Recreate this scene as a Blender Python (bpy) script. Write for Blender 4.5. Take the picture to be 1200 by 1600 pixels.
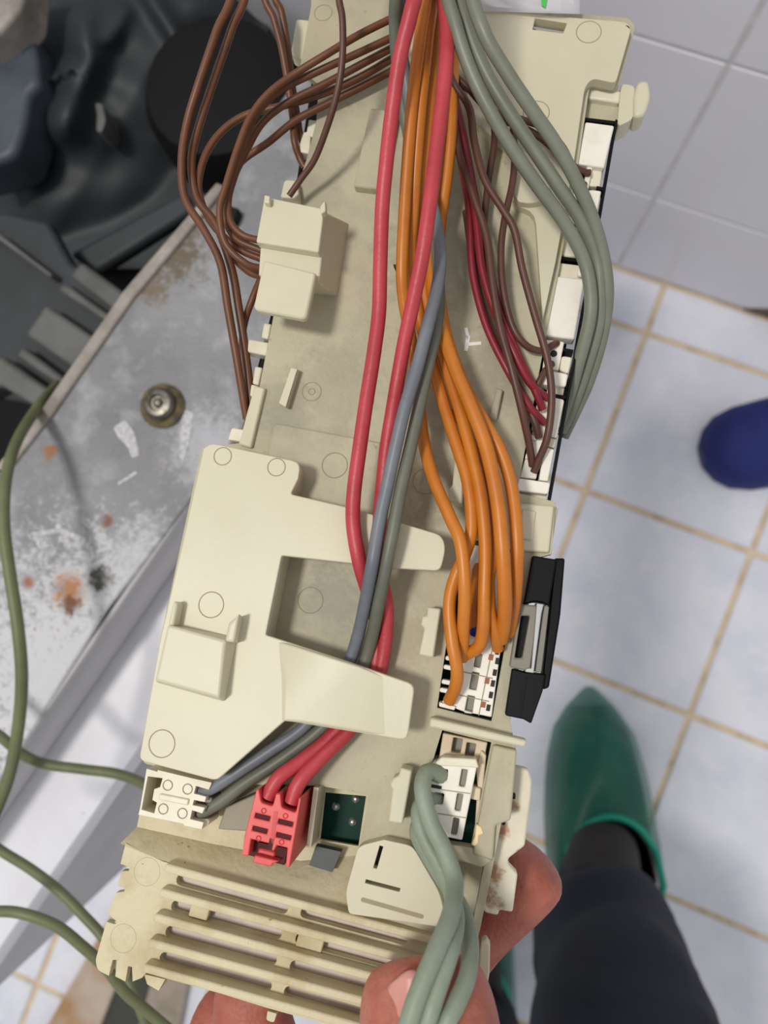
import bpy, bmesh, math, random
from mathutils import Vector as V, Matrix, noise
random.seed(4)
for o in list(bpy.data.objects): bpy.data.objects.remove(o)
S = bpy.context.scene; COL = S.collection

# ------------------------------------------------------------------ camera, light, exposure
RX = V((.927, .363, -.096)).normalized()                 # camera right, in world
FW = V((-.110, .016, -.994)); FW = (FW - RX*FW.dot(RX)).normalized()
DN = FW.cross(RX).normalized()                           # image down
CAM = V((-.1124, -.3246, .9213))
cd = bpy.data.cameras.new('camera'); cam = bpy.data.objects.new('camera', cd); COL.objects.link(cam)
cam.matrix_world = Matrix(((RX.x, -DN.x, -FW.x, CAM.x), (RX.y, -DN.y, -FW.y, CAM.y), (RX.z, -DN.z, -FW.z, CAM.z), (0, 0, 0, 1)))
cd.sensor_fit = 'HORIZONTAL'; cd.sensor_width = 36; cd.lens = 36; cd.clip_start = .01
cd.dof.use_dof = True; cd.dof.focus_distance = .19; cd.dof.aperture_fstop = 20
S.camera = cam
w = bpy.data.worlds.new('world'); S.world = w; w.use_nodes = True
w.node_tree.nodes['Background'].inputs[0].default_value = (.97, .98, 1.0, 1)
w.node_tree.nodes['Background'].inputs[1].default_value = .66
ld = bpy.data.lights.new('ceiling_lamp', 'AREA'); ld.shape = 'DISK'; ld.size = .36; ld.energy = 36; ld.color = (1, .97, .92)
lo = bpy.data.objects.new('ceiling_lamp', ld); COL.objects.link(lo); lo.location = (-.80, -.52, 2.9)
lo.rotation_euler = (V((-.1, -.25, .5)) - lo.location).to_track_quat('-Z', 'Y').to_euler()
S.view_settings.view_transform = 'Standard'; S.view_settings.look = 'None'
S.view_settings.exposure = -0.22; S.view_settings.gamma = 1.0; S.view_settings.use_curve_mapping = False

# ------------------------------------------------------------------ rays and planes (photo frame 1200 x 1600)
def ray(x, y): return FW + RX*((x-600)/1200) + DN*((y-800)/1200)
def PZ(x, y, z):                                          # z in mm above the floor
    d = ray(x, y); return CAM + d*((z/1000 - CAM.z)/d.z)
def PD(x, y, m): return CAM + ray(x, y)*m                 # m metres in front of the lens
def c2w(x, y, z): return RX*x + DN*y + FW*z
VD = -c2w(1546, -8507, 1200).normalized()                 # module long axis, towards the grille
HD = -c2w(-8437, -1594, 1200).normalized(); HD = (HD - VD*HD.dot(VD)).normalized()
NN = HD.cross(VD)
if NN.dot(FW) > 0: NN = -NN                               # module normal, towards the viewer
O0 = PD(600, 800, .195)
def PM(x, y, h):                                          # h in mm over the module plate
    d = ray(x, y); t = ((O0 + NN*(h/1000) - CAM).dot(NN))/d.dot(NN); return CAM + d*t
ZUP = V((0, 0, 1))

# ------------------------------------------------------------------ materials
def lin(c): return tuple(((v/255)/12.92 if v/255 <= .04045 else ((v/255+.055)/1.055)**2.4) for v in c) + (1,)
def mat(name, col, rough=.5, col2=None, scale=60, lo_=.45, hi_=.7, bump=0, bscale=400, metal=0, sss=0, alpha=1, trans=0, spec=None, col3=None, scale3=15, lo3=.55, hi3=.7, detail=5, coat=0):
    m = bpy.data.materials.new(name); m.use_nodes = True; n = m.node_tree.nodes; l = m.node_tree.links
    b = n['Principled BSDF']; b.inputs['Base Color'].default_value = lin(col); b.inputs['Roughness'].default_value = rough
    b.inputs['Metallic'].default_value = metal; b.inputs['Alpha'].default_value = alpha; b.inputs['Transmission Weight'].default_value = trans
    b.inputs['Coat Weight'].default_value = coat
    if spec is not None: b.inputs['Specular IOR Level'].default_value = spec
    if sss: b.inputs['Subsurface Weight'].default_value = sss; b.inputs['Subsurface Radius'].default_value = (.012, .005, .003); b.inputs['Subsurface Scale'].default_value = .4
    tc = n.new('ShaderNodeNewGeometry')
    def layer(prev, c, sc, a, z, off):
        mp = n.new('ShaderNodeVectorMath'); mp.operation = 'ADD'; mp.inputs[1].default_value = (off, off*.7, off*.3); l.new(tc.outputs['Position'], mp.inputs[0])
        nz = n.new('ShaderNodeTexNoise'); nz.inputs['Scale'].default_value = sc; nz.inputs['Detail'].default_value = detail; nz.inputs['Roughness'].default_value = .6
        l.new(mp.outputs[0], nz.inputs['Vector'])
        r = n.new('ShaderNodeMapRange'); r.inputs[1].default_value = a; r.inputs[2].default_value = z; r.clamp = True; l.new(nz.outputs[0], r.inputs[0])
        mx = n.new('ShaderNodeMix'); mx.data_type = 'RGBA'; l.new(r.outputs[0], mx.inputs[0])
        if prev is None: mx.inputs[6].default_value = lin(col)
        else: l.new(prev, mx.inputs[6])
        mx.inputs[7].default_value = lin(c); return mx.outputs[2]
    out = None
    if col2: out = layer(None, col2, scale, lo_, hi_, 3.1)
    if col3: out = layer(out, col3, scale3, lo3, hi3, 9.7)
    m['out'] = 1
    if out: l.new(out, b.inputs['Base Color'])
    if bump:
        nz = n.new('ShaderNodeTexNoise'); nz.inputs['Scale'].default_value = bscale; nz.inputs['Detail'].default_value = 4; l.new(tc.outputs['Position'], nz.inputs['Vector'])
        bp = n.new('ShaderNodeBump'); bp.inputs['Strength'].default_value = bump; bp.inputs['Distance'].default_value = .001
        l.new(nz.outputs[0], bp.inputs['Height']); l.new(bp.outputs[0], b.inputs['Normal'])
    return m
def spots(m, pts, default=None):
    """stains with a shape of their own: (world point, radius, colour, strength) mixed over the base colour"""
    n = m.node_tree.nodes; l = m.node_tree.links; b = n['Principled BSDF']
    g = n.new('ShaderNodeNewGeometry'); nz = n.new('ShaderNodeTexNoise'); nz.inputs['Scale'].default_value = 240; nz.inputs['Detail'].default_value = 6; nz.inputs['Roughness'].default_value = .7
    l.new(g.outputs['Position'], nz.inputs['Vector'])
    for p, r, c, s in pts:
        ds = n.new('ShaderNodeVectorMath'); ds.operation = 'DISTANCE'; l.new(g.outputs['Position'], ds.inputs[0]); ds.inputs[1].default_value = p
        mr = n.new('ShaderNodeMapRange'); mr.inputs[1].default_value = 0; mr.inputs[2].default_value = r; mr.inputs[3].default_value = 1; mr.inputs[4].default_value = 0; l.new(ds.outputs['Value'], mr.inputs[0])
        ad = n.new('ShaderNodeMath'); ad.operation = 'MULTIPLY_ADD'; l.new(nz.outputs[0], ad.inputs[0]); ad.inputs[1].default_value = 2.0; l.new(mr.outputs[0], ad.inputs[2])
        m2 = n.new('ShaderNodeMapRange'); m2.inputs[1].default_value = 1.3; m2.inputs[2].default_value = 1.75; m2.inputs[4].default_value = s; l.new(ad.outputs[0], m2.inputs[0])
        mx = n.new('ShaderNodeMix'); mx.data_type = 'RGBA'; l.new(m2.outputs[0], mx.inputs[0]); mx.inputs[7].default_value = lin(c)
        src = b.inputs['Base Color']
        if src.is_linked: l.new(src.links[0].from_socket, mx.inputs[6])
        else: mx.inputs[6].default_value = src.default_value
        l.new(mx.outputs[2], src)
CREAM = mat('cream_plastic', (210, 204, 178), .42, (202, 195, 168), 22, .4, .7, .03, 900, spec=.4)
CREAMD = mat('dusty_cream_plastic', (187, 180, 154), .55, (142, 135, 116), 30, .44, .78, .2, 700, spec=.3, col3=(182, 172, 142), scale3=18)
spots(CREAMD, [(PM(690, 400, 0), .030, (158, 152, 132), .7), (PM(620, 800, 0), .02, (166, 158, 136), .6), (PM(450, 640, 0), .014, (150, 144, 126), .5), (PM(690, 760, 0), .016, (150, 142, 122), .6), (PM(880, 380, 0), .01, (188, 168, 120), .5), (PM(770, 580, 0), .016, (150, 142, 126), .5), (PM(520, 930, 0), .016, (150, 146, 134), .6), (PM(520, 600, 0), .022, (166, 158, 136), .55), (PM(700, 640, 0), .012, (150, 144, 128), .6),
  (PM(420, 1385, 0), .018, (176, 150, 96), .6), (PM(560, 1400, -3), .014, (176, 150, 100), .5), (PM(430, 1290, -7), .016, (170, 140, 84), .7), (PM(640, 1000, 0), .012, (160, 148, 122), .5)])
CREAMG = mat('grimy_grille_plastic', (208, 198, 164), .5, (178, 160, 118), 46, .5, .72, .2, 700, spec=.3, col3=(120, 96, 60), scale3=420, lo3=.68, hi3=.74)
IVORY = mat('ivory_connector', (226, 219, 196), .4, (212, 203, 178), 80, .45, .7, spec=.4)
WHITE = mat('white_connector', (238, 233, 220), .38, (226, 219, 202), 120, .5, .75, spec=.4)
GROOVE = mat('groove_dirt_and_shade', (158, 148, 120), .8)  # flat tan: painted shade of grooves, seams and plug cavity, dirt in moulding rings
INNER = mat('inner_shield_grey', (216, 202, 192), .6, (190, 174, 164), 50)
BLACK = mat('black_plastic', (5, 5, 7), .45, spec=.18)
DARK = mat('dark_cavity_shade', (38, 34, 30), .7)  # near-black paints depth shade in slits, holes and notches; also the bracket pin
GREYP = mat('grey_plastic', (128, 124, 112), .5)
STEEL = mat('steel_strip', (190, 190, 188), .3, metal=.8)
PCB = mat('green_circuit_board', (7, 54, 42), .6, (5, 40, 32), 90, spec=.2)
SOLDER = mat('solder', (190, 190, 185), .3, metal=.9)
REDP = mat('coral_red_plug', (222, 88, 84), .42, (212, 76, 74), 90, spec=.4)
REDD = mat('coral_recess_shade', (74, 14, 17), .75)  # shade inside the coral plug's slots and notches, painted in as dark red
BRN_SQ = mat('brown_contact', (150, 84, 44), .5)
W_RED = mat('red_wire', (186, 62, 70), .45, (166, 48, 56), 70, .4, .7, .1, 900, col3=(110, 36, 44), scale3=120, lo3=.67, hi3=.73)
W_ORG = mat('orange_wire', (200, 120, 34), .4, (180, 100, 22), 60, .4, .7)
W_BRN = mat('brown_wire', (108, 64, 36), .45, (90, 52, 30), 60, .4, .7)
W_DBR = mat('dark_brown_wire', (92, 58, 46), .45, (76, 46, 36), 60, .4, .7)
W_MAR = mat('maroon_wire', (142, 34, 48), .42, (120, 28, 40), 60, .4, .7)
W_BLG = mat('blue_grey_wire', (118, 122, 128), .45, (98, 102, 108), 50, .4, .7)
W_OLG = mat('olive_grey_wire', (110, 112, 98), .48, (92, 94, 80), 50, .4, .7)
W_GRN = mat('grey_green_wire', (124, 128, 112), .45, (106, 108, 92), 40, .4, .7)
W_PALE = mat('pale_green_wire', (142, 154, 136), .5, (122, 132, 110), 50, .4, .68, .15, 600, col3=(140, 140, 100), scale3=60)
W_OLV = mat('olive_cable', (112, 118, 80), .5, (92, 96, 64), 30, .4, .7)
SKIN = mat('skin', (178, 104, 84), .52, (158, 78, 64), 70, .42, .68, .35, 900, sss=.05, col3=(192, 122, 102), scale3=40)
NAIL = mat('finger_nail', (208, 142, 128), .3, (216, 158, 146), 60, coat=.3)
RAIL = mat('galvanised_rail', (142, 142, 144), .5, (116, 116, 119), 20, .35, .7, .4, 500, spec=.4, col3=(166, 166, 168), scale3=60, lo3=.5, hi3=.75)
spots(RAIL, [(PZ(90, 1060, 560), .11, (212, 212, 214), .85), (PZ(40, 1250, 560), .08, (212, 212, 214), .8), (PZ(210, 900, 560), .05, (200, 200, 202), .7), (PZ(330, 700, 560), .035, (190, 190, 196), .6),
  (PZ(270, 395, 560), .03, (96, 82, 60), .9), (PZ(240, 450, 560), .014, (110, 92, 66), .8), (PZ(320, 330, 560), .016, (120, 106, 84), .8),
  (PZ(108, 925, 560), .014, (170, 110, 56), .95), (PZ(110, 945, 560), .009, (104, 58, 30), .95), (PZ(78, 705, 560), .007, (150, 96, 50), .95), (PZ(44, 910, 560), .006, (150, 80, 50), .9), (PZ(168, 815, 560), .006, (120, 70, 50), .9), (PZ(156, 905, 560), .011, (46, 46, 32), .98)])
LIP = mat('rail_lip', (168, 160, 152), .6, (128, 120, 110), 40, .4, .65, .3, 500)
ENAMEL = mat('white_enamel', (240, 240, 244), .3, (226, 225, 230), 16, .4, .7, spec=.5, col3=(150, 146, 146), scale3=260, lo3=.7, hi3=.75)
FRONTG = mat('grey_front_panel', (186, 184, 186), .4, (172, 170, 172), 10)
TUB = mat('dark_tub_plastic', (48, 53, 57), .58, (32, 35, 37), 14, .35, .7)
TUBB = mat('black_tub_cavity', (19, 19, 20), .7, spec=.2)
GASK = mat('grey_rubber_gasket', (72, 80, 90), .5, (54, 60, 68), 24, .4, .7)
RIBM = mat('grey_frame_rib', (96, 97, 94), .5, (76, 76, 72), 40, .4, .7)
RUST = mat('rusty_bolt', (116, 98, 64), .6, (70, 64, 50), 160, .4, .6, .4, 900)
CHROME = mat('worn_bolt_steel', (120, 118, 110), .36, (90, 80, 58), 260, .5, .62, metal=.8)
TILEF = mat('pale_blue_floor_tile', (238, 238, 246), .34, (220, 222, 234), 13, .38, .68, spec=.4, col3=(238, 238, 243), scale3=26)
TILEW = mat('glossy_grey_white_wall_tile', (232, 230, 234), .18, (226, 224, 228), 6)
GROUTF = mat('tan_floor_grout', (226, 206, 176), .9, (196, 176, 148), 40)
GROUTW = mat('grey_wall_grout', (206, 202, 200), .9, (226, 222, 220), 30)
NAVY = mat('blue_slipper_foam', (26, 38, 106), .8, (20, 30, 92), 30)
NAVYS = mat('blue_slipper_sole', (30, 40, 96), .6)
COVER = mat('teal_plastic_shoe_cover', (4, 134, 106), .28, (6, 112, 90), 20, alpha=.46, bump=.25, bscale=40, spec=.5)
HEM = mat('teal_elastic_hem', (20, 158, 130), .45)
SHOE = mat('dark_shoe', (58, 64, 62), .6, (90, 100, 96), 24)
SOCK = mat('dark_sock', (44, 40, 36), .85, (56, 50, 46), 60)
JEAN = mat('dark_navy_trousers', (22, 28, 42), .85, (16, 21, 32), 22, .4, .7, .5, 900)
WOOD = mat('worn_wood_strip', (172, 132, 92), .7, (192, 176, 160), 16, .4, .65)
WOODD = mat('dark_strip', (66, 66, 58), .7)
WOODG = mat('tan_strip', (166, 152, 138), .7, (140, 128, 114), 30)
FILM = mat('clear_plastic_film', (228, 226, 230), .15, alpha=.55)
GREENP = mat('green_print', (70, 190, 80), .5)
PEEL = mat('pale_scuff', (206, 204, 206), .7, (170, 169, 172), 420, .42, .6)
DARKHOLE = mat('crumbled_mortar', (120, 104, 88), .9, (70, 60, 52), 60)

# ------------------------------------------------------------------ mesh helpers (all geometry is made in world space, then moved under its thing)
def rnd(poly, k=3):
    """poly entries (x, y) or (x, y, radius): round the corners that carry a radius"""
    out = []; n = len(poly)
    for i, p in enumerate(poly):
        if len(p) == 2: out.append(V((p[0], p[1]))); continue
        c = V(p[:2]); a = V(poly[i-1][:2]); b = V(poly[(i+1) % n][:2])
        d1 = min(p[2], (a-c).length*.48); d2 = min(p[2], (b-c).length*.48)
        s = c + (a-c).normalized()*d1; e = c + (b-c).normalized()*d2
        for j in range(k+1):
            t = j/k; out.append(s*(1-t)**2 + c*2*t*(1-t) + e*t*t)
    return out
def prism(bm, poly, h1, h0, holes=(), P=PM, bot=None, up=None):
    up = up or (NN if P is PM else ZUP)
    if bot is not None: poly = [p[:2] for p in poly]; bot = [p[:2] for p in bot]
    loops = [rnd(poly)] + [rnd(q) for q in holes]
    tops = [[P(q.x, q.y, h1) for q in lp] for lp in loops]
    if bot is not None: bots = [[P(q.x, q.y, h0) for q in rnd(bot)]]
    else: bots = [[p - up*((h1-h0)/1000) for p in lp] for lp in tops]
    tv = [[bm.verts.new(p) for p in lp] for lp in tops]; bv = [[bm.verts.new(p) for p in lp] for lp in bots]
    if len(loops) == 1:
        bm.faces.new(tv[0]); bm.faces.new(bv[0][::-1])
    else:
        for grp in (tv, bv):
            eds = [bm.edges.new((lp[i], lp[(i+1) % len(lp)])) for lp in grp for i in range(len(lp))]
            bmesh.ops.triangle_fill(bm, edges=eds, use_beauty=True, normal=up)
    for a, b in zip(tv, bv):
        n = len(a)
        for i in range(n): bm.faces.new((a[i], b[i], b[(i+1) % n], a[(i+1) % n]))
def faces(bm, pts, fs, thick=0, P=PM, up=None):
    """a bent sheet from (x, y, h) points with thickness in mm"""
    up = up or (NN if P is PM else ZUP)
    a = [bm.verts.new(P(*p)) for p in pts]; b = [bm.verts.new(P(*p) - up*(thick/1000)) for p in pts]
    ed = {}
    for f in fs:
        bm.faces.new([a[i] for i in f]); bm.faces.new([b[i] for i in f][::-1])
        for i in range(len(f)):
            e = (f[i], f[(i+1) % len(f)])
            if (e[1], e[0]) in ed: del ed[(e[1], e[0])]
            else: ed[e] = 1
    for i, j in ed: bm.faces.new((a[i], b[i], b[j], a[j]))
def crom(pts, per=6):
    pts = [pts[0]*2 - pts[1]] + list(pts) + [pts[-1]*2 - pts[-2]]; out = []
    for i in range(1, len(pts)-2):
        a, b, c, d = pts[i-1:i+3]
        for k in range(per):
            t = k/per
            out.append(.5*(2*b + (c-a)*t + (2*a-5*b+4*c-d)*t*t + (3*b-a-3*c+d)*t*t*t))
    out.append(pts[-2]); return out
def tube(bm, pts, r, seg=10, rr=None):
    n = len(pts); t = [(pts[min(i+1, n-1)] - pts[max(i-1, 0)]).normalized() for i in range(n)]
    x = t[0].orthogonal().normalized(); rings = []
    for i in range(n):
        x = (x - t[i]*x.dot(t[i])).normalized(); y = t[i].cross(x); q = rr[i] if rr else r
        rings.append([bm.verts.new(pts[i] + (x*math.cos(a) + y*math.sin(a))*q) for a in (2*math.pi*k/seg for k in range(seg))])
    for i in range(n-1):
        for k in range(seg): bm.faces.new((rings[i][k], rings[i][(k+1) % seg], rings[i+1][(k+1) % seg], rings[i+1][k]))
    bm.faces.new(rings[0][::-1]); bm.faces.new(rings[-1])
def loft(bm, rings, cap=(True, True)):
    vs = [[bm.verts.new(p) for p in r] for r in rings]; n = len(rings[0])
    for a, b in zip(vs, vs[1:]):
        for k in range(n): bm.faces.new((a[k], a[(k+1) % n], b[(k+1) % n], b[k]))
    if cap[0]: bm.faces.new(vs[0][::-1])
    if cap[1]: bm.faces.new(vs[-1])
def lathe(bm, c, ax, prof, seg=20):
    x = ax.orthogonal().normalized(); y = ax.cross(x)
    loft(bm, [[c + ax*z + (x*math.cos(a) + y*math.sin(a))*max(r, 1e-5) for a in (2*math.pi*k/seg for k in range(seg))] for r, z in prof])
def ringm(bm, c, ax, r, w, seg=28):
    x = ax.orthogonal().normalized(); y = ax.cross(x)
    tube_pts = [c + (x*math.cos(a) + y*math.sin(a))*r for a in (2*math.pi*k/seg for k in range(seg+1))]
    tube(bm, tube_pts, w, 5)
def line_rect(x0, y0, x1, y1, wd):
    d = V((x1-x0, y1-y0)).normalized(); n = V((-d.y, d.x))*(wd/2)
    return [(x0+n.x, y0+n.y), (x1+n.x, y1+n.y), (x1-n.x, y1-n.y), (x0-n.x, y0-n.y)]
def capsule(x0, y0, x1, y1, wd):
    return [(p[0], p[1], wd*.5) for p in line_rect(x0, y0, x1, y1, wd)]
def quad(cx, cy, w_, h_, a=.18, r=None):
    """small rectangle in the picture turned with the module (a = slope)"""
    c, s = math.cos(a), math.sin(a)
    return [((cx + x*c - y*s, cy + x*s + y*c) if r is None else (cx + x*c - y*s, cy + x*s + y*c, r)) for x, y in ((-w_/2, -h_/2), (w_/2, -h_/2), (w_/2, h_/2), (-w_/2, h_/2))]
MW = {}
def base_of(bm, up):
    ps = [v.co for v in bm.verts]; c = sum(ps, V())/len(ps); lo = min((p-c).dot(up) for p in ps); return c + up*lo
def finish(me, smooth):
    if smooth:
        me.polygons.foreach_set('use_smooth', [True]*len(me.polygons)); me.set_sharp_from_angle(angle=math.radians(smooth))
def mk(name, bm, m, parent=None, label=None, cat=None, group=None, kind=None, bev=0, seg=2, smooth=40, up=None, norm=True):
    me = bpy.data.meshes.new(name)
    if norm: bmesh.ops.recalc_face_normals(bm, faces=bm.faces[:])
    o = bpy.data.objects.new(name, me); COL.objects.link(o)
    if parent is None:
        mw = Matrix.Translation(base_of(bm, up or ZUP)); o.matrix_world = mw
    else:
        mw = MW[parent.name]; o.parent = parent
    MW[o.name] = mw
    bm.transform(mw.inverted()); bm.to_mesh(me); bm.free(); me.materials.append(m); finish(me, smooth)
    if bev:
        md = o.modifiers.new('edges', 'BEVEL'); md.width = bev/1000; md.segments = seg; md.limit_method = 'ANGLE'; md.angle_limit = math.radians(40)
    tag(o, label, cat, group, kind); return o
def tag(o, label=None, cat=None, group=None, kind=None):
    if label: o['label'] = label
    if cat: o['category'] = cat
    if group: o['group'] = group
    if kind: o['kind'] = kind
def thing(name, p, label, cat, group=None, axes=None):
    o = bpy.data.objects.new(name, None); COL.objects.link(o); o.empty_display_size = .01
    mw = Matrix.Translation(p)
    if axes: mw = Matrix(((axes[0].x, axes[1].x, axes[2].x, p.x), (axes[0].y, axes[1].y, axes[2].y, p.y), (axes[0].z, axes[1].z, axes[2].z, p.z), (0, 0, 0, 1)))
    o.matrix_world = mw; MW[o.name] = mw; tag(o, label, cat, group); return o
MAX = (HD, -VD if HD.cross(-VD).dot(NN) > 0 else VD, NN)
def pr(name, poly, h1, h0, m, parent, holes=(), P=PM, bot=None, bev=0, **k):
    bm = bmesh.new(); prism(bm, poly, h1, h0, holes, P, bot); return mk(name, bm, m, parent, bev=bev, **k)

# ================================================================== the setting
T = .2
def struct(name, bm, m): return mk(name, bm, m, kind='structure', smooth=0)
def boxw(bm, a, b):
    vs = [bm.verts.new((x, y, z)) for x in (a[0], b[0]) for y in (a[1], b[1]) for z in (a[2], b[2])]
    for f in ((0, 1, 3, 2), (4, 6, 7, 5), (0, 4, 5, 1), (2, 3, 7, 6), (0, 2, 6, 4), (1, 5, 7, 3)): bm.faces.new([vs[i] for i in f])
WALL = .0636
bm = bmesh.new(); boxw(bm, (-1.3, -1.5, -.03), (1.1, WALL+.02, -.003)); floor = struct('floor', bm, GROUTF)
proto = {}
def tile(parent, x0, y0, x1, y1, floor_):
    g = .0034 if floor_ else .0016
    key = (round(x1-x0, 4), round(y1-y0, 4), floor_)
    if key not in proto:
        bm = bmesh.new(); w_, h_ = x1-x0-2*g, y1-y0-2*g; b = .0012
        if floor_: boxw(bm, (0, 0, -.008), (w_, h_, 0))
        else: boxw(bm, (0, 0, 0), (w_, .006, h_))
        bmesh.ops.bevel(bm, geom=bm.edges[:], offset=b, segments=1, affect='EDGES')
        me = bpy.data.meshes.new('tile'); bm.to_mesh(me); bm.free(); me.materials.append(TILEF if floor_ else TILEW); proto[key] = me
    o = bpy.data.objects.new('tile', proto[key]); COL.objects.link(o); o.parent = parent
    p = V((x0+g, y0+g, 0)) if floor_ else V((x0+g, WALL, y0+g))
    o.location = MW[parent.name].inverted() @ p
for i in range(-6, 5):
    for j in range(-7, 0): tile(floor, i*T, j*T, (i+1)*T, (j+1)*T, True)
    tile(floor, i*T, 0, (i+1)*T, WALL, True)
bm = bmesh.new(); boxw(bm, (-1.3, WALL+.001, -.03), (1.1, WALL+.08, 1.6)); wall = struct('wall_back', bm, GROUTW)
WX = -.3*T; rows = [(.004, .888*T)] + [((.888 + k*1.02)*T, (.888 + (k+1)*1.02)*T) for k in range(6)]
for i in range(-6, 6):
    for a, b in rows: tile(wall, WX + i*T, a, WX + (i+1)*T, b, False)
# broken corner of a wall tile at the foot of the wall
bm = bmesh.new(); c = PZ(1196, 476, 12); c.y = WALL
pts = [(-.02, 0), (.05, 0), (.05, .035), (.012, .03), (-.006, .014)]
vs = [[bm.verts.new((c.x+x, WALL - d, .003 + z)) for x, z in pts] for d in (.0012, -.004)]
bm.faces.new(vs[0]); bm.faces.new(vs[1][::-1])
for k in range(5): bm.faces.new((vs[0][k], vs[1][k], vs[1][(k+1) % 5], vs[0][(k+1) % 5]))
mk('mortar_patch', bm, DARKHOLE, wall, label='crumbled mortar where a wall tile corner broke off')

# worn strip lying on the floor, lower left
st = thing('floor_strip', PZ(160, 1500, 0), 'worn wooden strip with orange, dark and tan bands on the floor at lower left', 'strip')
pr('wood_band', [(205, 1375), (245, 1375), (135, 1660), (40, 1660)], 16, .6, WOOD, st, P=PZ, bev=2)
pr('dark_band', [(245, 1375), (280, 1375), (200, 1660), (135, 1660)], 9, .6, WOODD, st, P=PZ, bev=1)
pr('tan_band', [(280, 1375), (325, 1375), (270, 1660), (200, 1660)], 13, .6, WOODG, st, P=PZ, bev=2)

# ================================================================== washing machine on the left
RZ = 560
wm = thing('washing_machine', PZ(120, 900, 0)*1, 'opened washing machine with a dirty grey top rail and white enamel front at left', 'washing machine')
A0 = PZ(293, 790, RZ); A1 = PZ(43, 1152, RZ); D = (A1 - A0); D.z = 0; D.normalize()       # along the front, towards the near corner
Q = V((-D.y, D.x, 0)); 
if Q.dot(PZ(400, 1000, RZ) - A0) < 0: Q = -Q                                             # outwards from the front
def along(s, q, z): p = A1 + D*s + Q*q; return V((p.x, p.y, z/1000))
c_top = PZ(-100, 1640, 520); s_end = (c_top - A1).dot(D); q_f = (PZ(140, 1290, 520) - A1).dot(Q); s_far = (PZ(950, 180, 520) - A1).dot(D)
while along(s_far, 0, 0).y > WALL - .01 or along(s_far, q_f, 0).y > WALL - .012: s_far += .01
# rail plate
bm = bmesh.new()
prism(bm, [(780, 60), (600, -70), (560, -20), (450, 140), (345, 290), (200, 460), (75, 640), (0, 735), (-80, 835), (-140, 1000), (-180, 1400), (-120, 1390), (43, 1152), (165, 955), (293, 790), (420, 610), (540, 435), (640, 290)], RZ, RZ-4, P=PZ)
rail = mk('top_rail', bm, RAIL, wm, bev=1.2)
bm = bmesh.new()
prism(bm, [(352, 292), (207, 466), (82, 646), (8, 740), (-8, 730), (67, 634), (192, 454), (338, 284)], RZ+2.5, RZ-10, P=PZ)
mk('rail_lip', bm, LIP, wm, bev=1)
# front fascia, white step panel and grey front, as one bent sheet run along the front
prof = [(0, RZ-1), (.0015, RZ-4), (.002, RZ-34), (.0005, RZ-36), (.0005, RZ-41)]
def run(name, prof, m, s0, s1, thick=.0025):
    bm = bmesh.new(); n = len(prof)
    outer = [[along(s, q, z) for q, z in prof] for s in (s0, s1)]
    inner = [[p - Q*thick - ZUP*thick*.5 for p in r] for r in outer]
    ring0 = outer[0] + inner[0][::-1]; ring1 = outer[1] + inner[1][::-1]
    loft(bm, [ring0, ring1]); return mk(name, bm, m, wm, smooth=35)
run('rail_fascia', prof, FRONTG, s_far, s_end)
run('enamel_step', [(.0006, RZ-41), (.004, RZ-40), (.010, RZ-39.5), (q_f-.009, RZ-41), (q_f-.003, RZ-43), (q_f, RZ-50), (q_f, RZ-56)], ENAMEL, s_far, s_end)
run('front_panel', [(q_f-.003, RZ-56), (q_f-.001, RZ-60), (q_f-.001, 30), (q_f-.012, 4)], FRONTG, s_far, s_end, .004)
# side panel at the near corner
bm = bmesh.new(); a = [along(s_end, q_f-.004, 3), along(s_end, q_f-.004, RZ-57), along(s_end, 0, RZ-5), along(s_end, -.42, RZ-5), along(s_end, -.42, 3)]
loft(bm, [a, [p - D*.004 for p in a]]); mk('side_panel', bm, ENAMEL, wm)
bm = bmesh.new(); a = [along(s_far, q_f-.004, 3), along(s_far, q_f-.004, RZ-57), along(s_far, 0, RZ-5), along(s_far, -.42, RZ-5), along(s_far, -.42, 3)]
loft(bm, [a, [p + D*.004 for p in a]]); mk('side_panel', bm, ENAMEL, wm)
# dark inside
bm = bmesh.new(); a = [along(s_end, -.415, 3), along(s_end, -.415, RZ-5), along(s_far, -.415, RZ-5), along(s_far, -.415, 3)]
loft(bm, [a, [p - Q*.004 for p in a]]); mk('back_panel', bm, ENAMEL, wm)
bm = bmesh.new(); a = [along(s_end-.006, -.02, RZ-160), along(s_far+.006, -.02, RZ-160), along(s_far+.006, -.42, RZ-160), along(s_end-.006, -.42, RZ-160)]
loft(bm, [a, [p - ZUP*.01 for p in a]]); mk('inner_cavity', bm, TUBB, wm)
# tub: a bulging dark shell with soft folds
RIDGES = [([(128, 40), (140, 90), (112, 150), (96, 196)], 30, 24), ([(58, 134), (82, 122), (108, 108)], 8, 16), ([(225, -20), (258, 30), (298, 92)], 15, 16), ([(30, 250), (26, 280)], 12, 12), ([(190, 22), (172, 60)], 16, 9)]
def ridges(x, y):
    h = 0; q = V((x, y))
    for pl, wd, amp in RIDGES:
        d = 1e9
        for a, b in zip(pl, pl[1:]):
            a = V(a); b = V(b); t = max(0, min(1, (q-a).dot(b-a)/(b-a).length_squared)); d = min(d, (a + (b-a)*t - q).length)
        h += amp*math.exp(-(d/wd)**2)
    return h
bm = bmesh.new(); NX, NY = 70, 70; g = []
for j in range(NY+1):
    row = []
    for i in range(NX+1):
        x = -140 + 560*i/NX; y = -140 + 560*j/NY
        z = 452 - 60*((x-120)/420)**2 - 70*((y-60)/420)**2 + 9*noise.noise(V((x/90, y/70, 3))) - 22*max(0, (x+y*.6-300)/160)
        z = max(z, 408) + ridges(x, y)
        row.append(bm.verts.new(PZ(x, y, z)))
    g.append(row)
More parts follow.
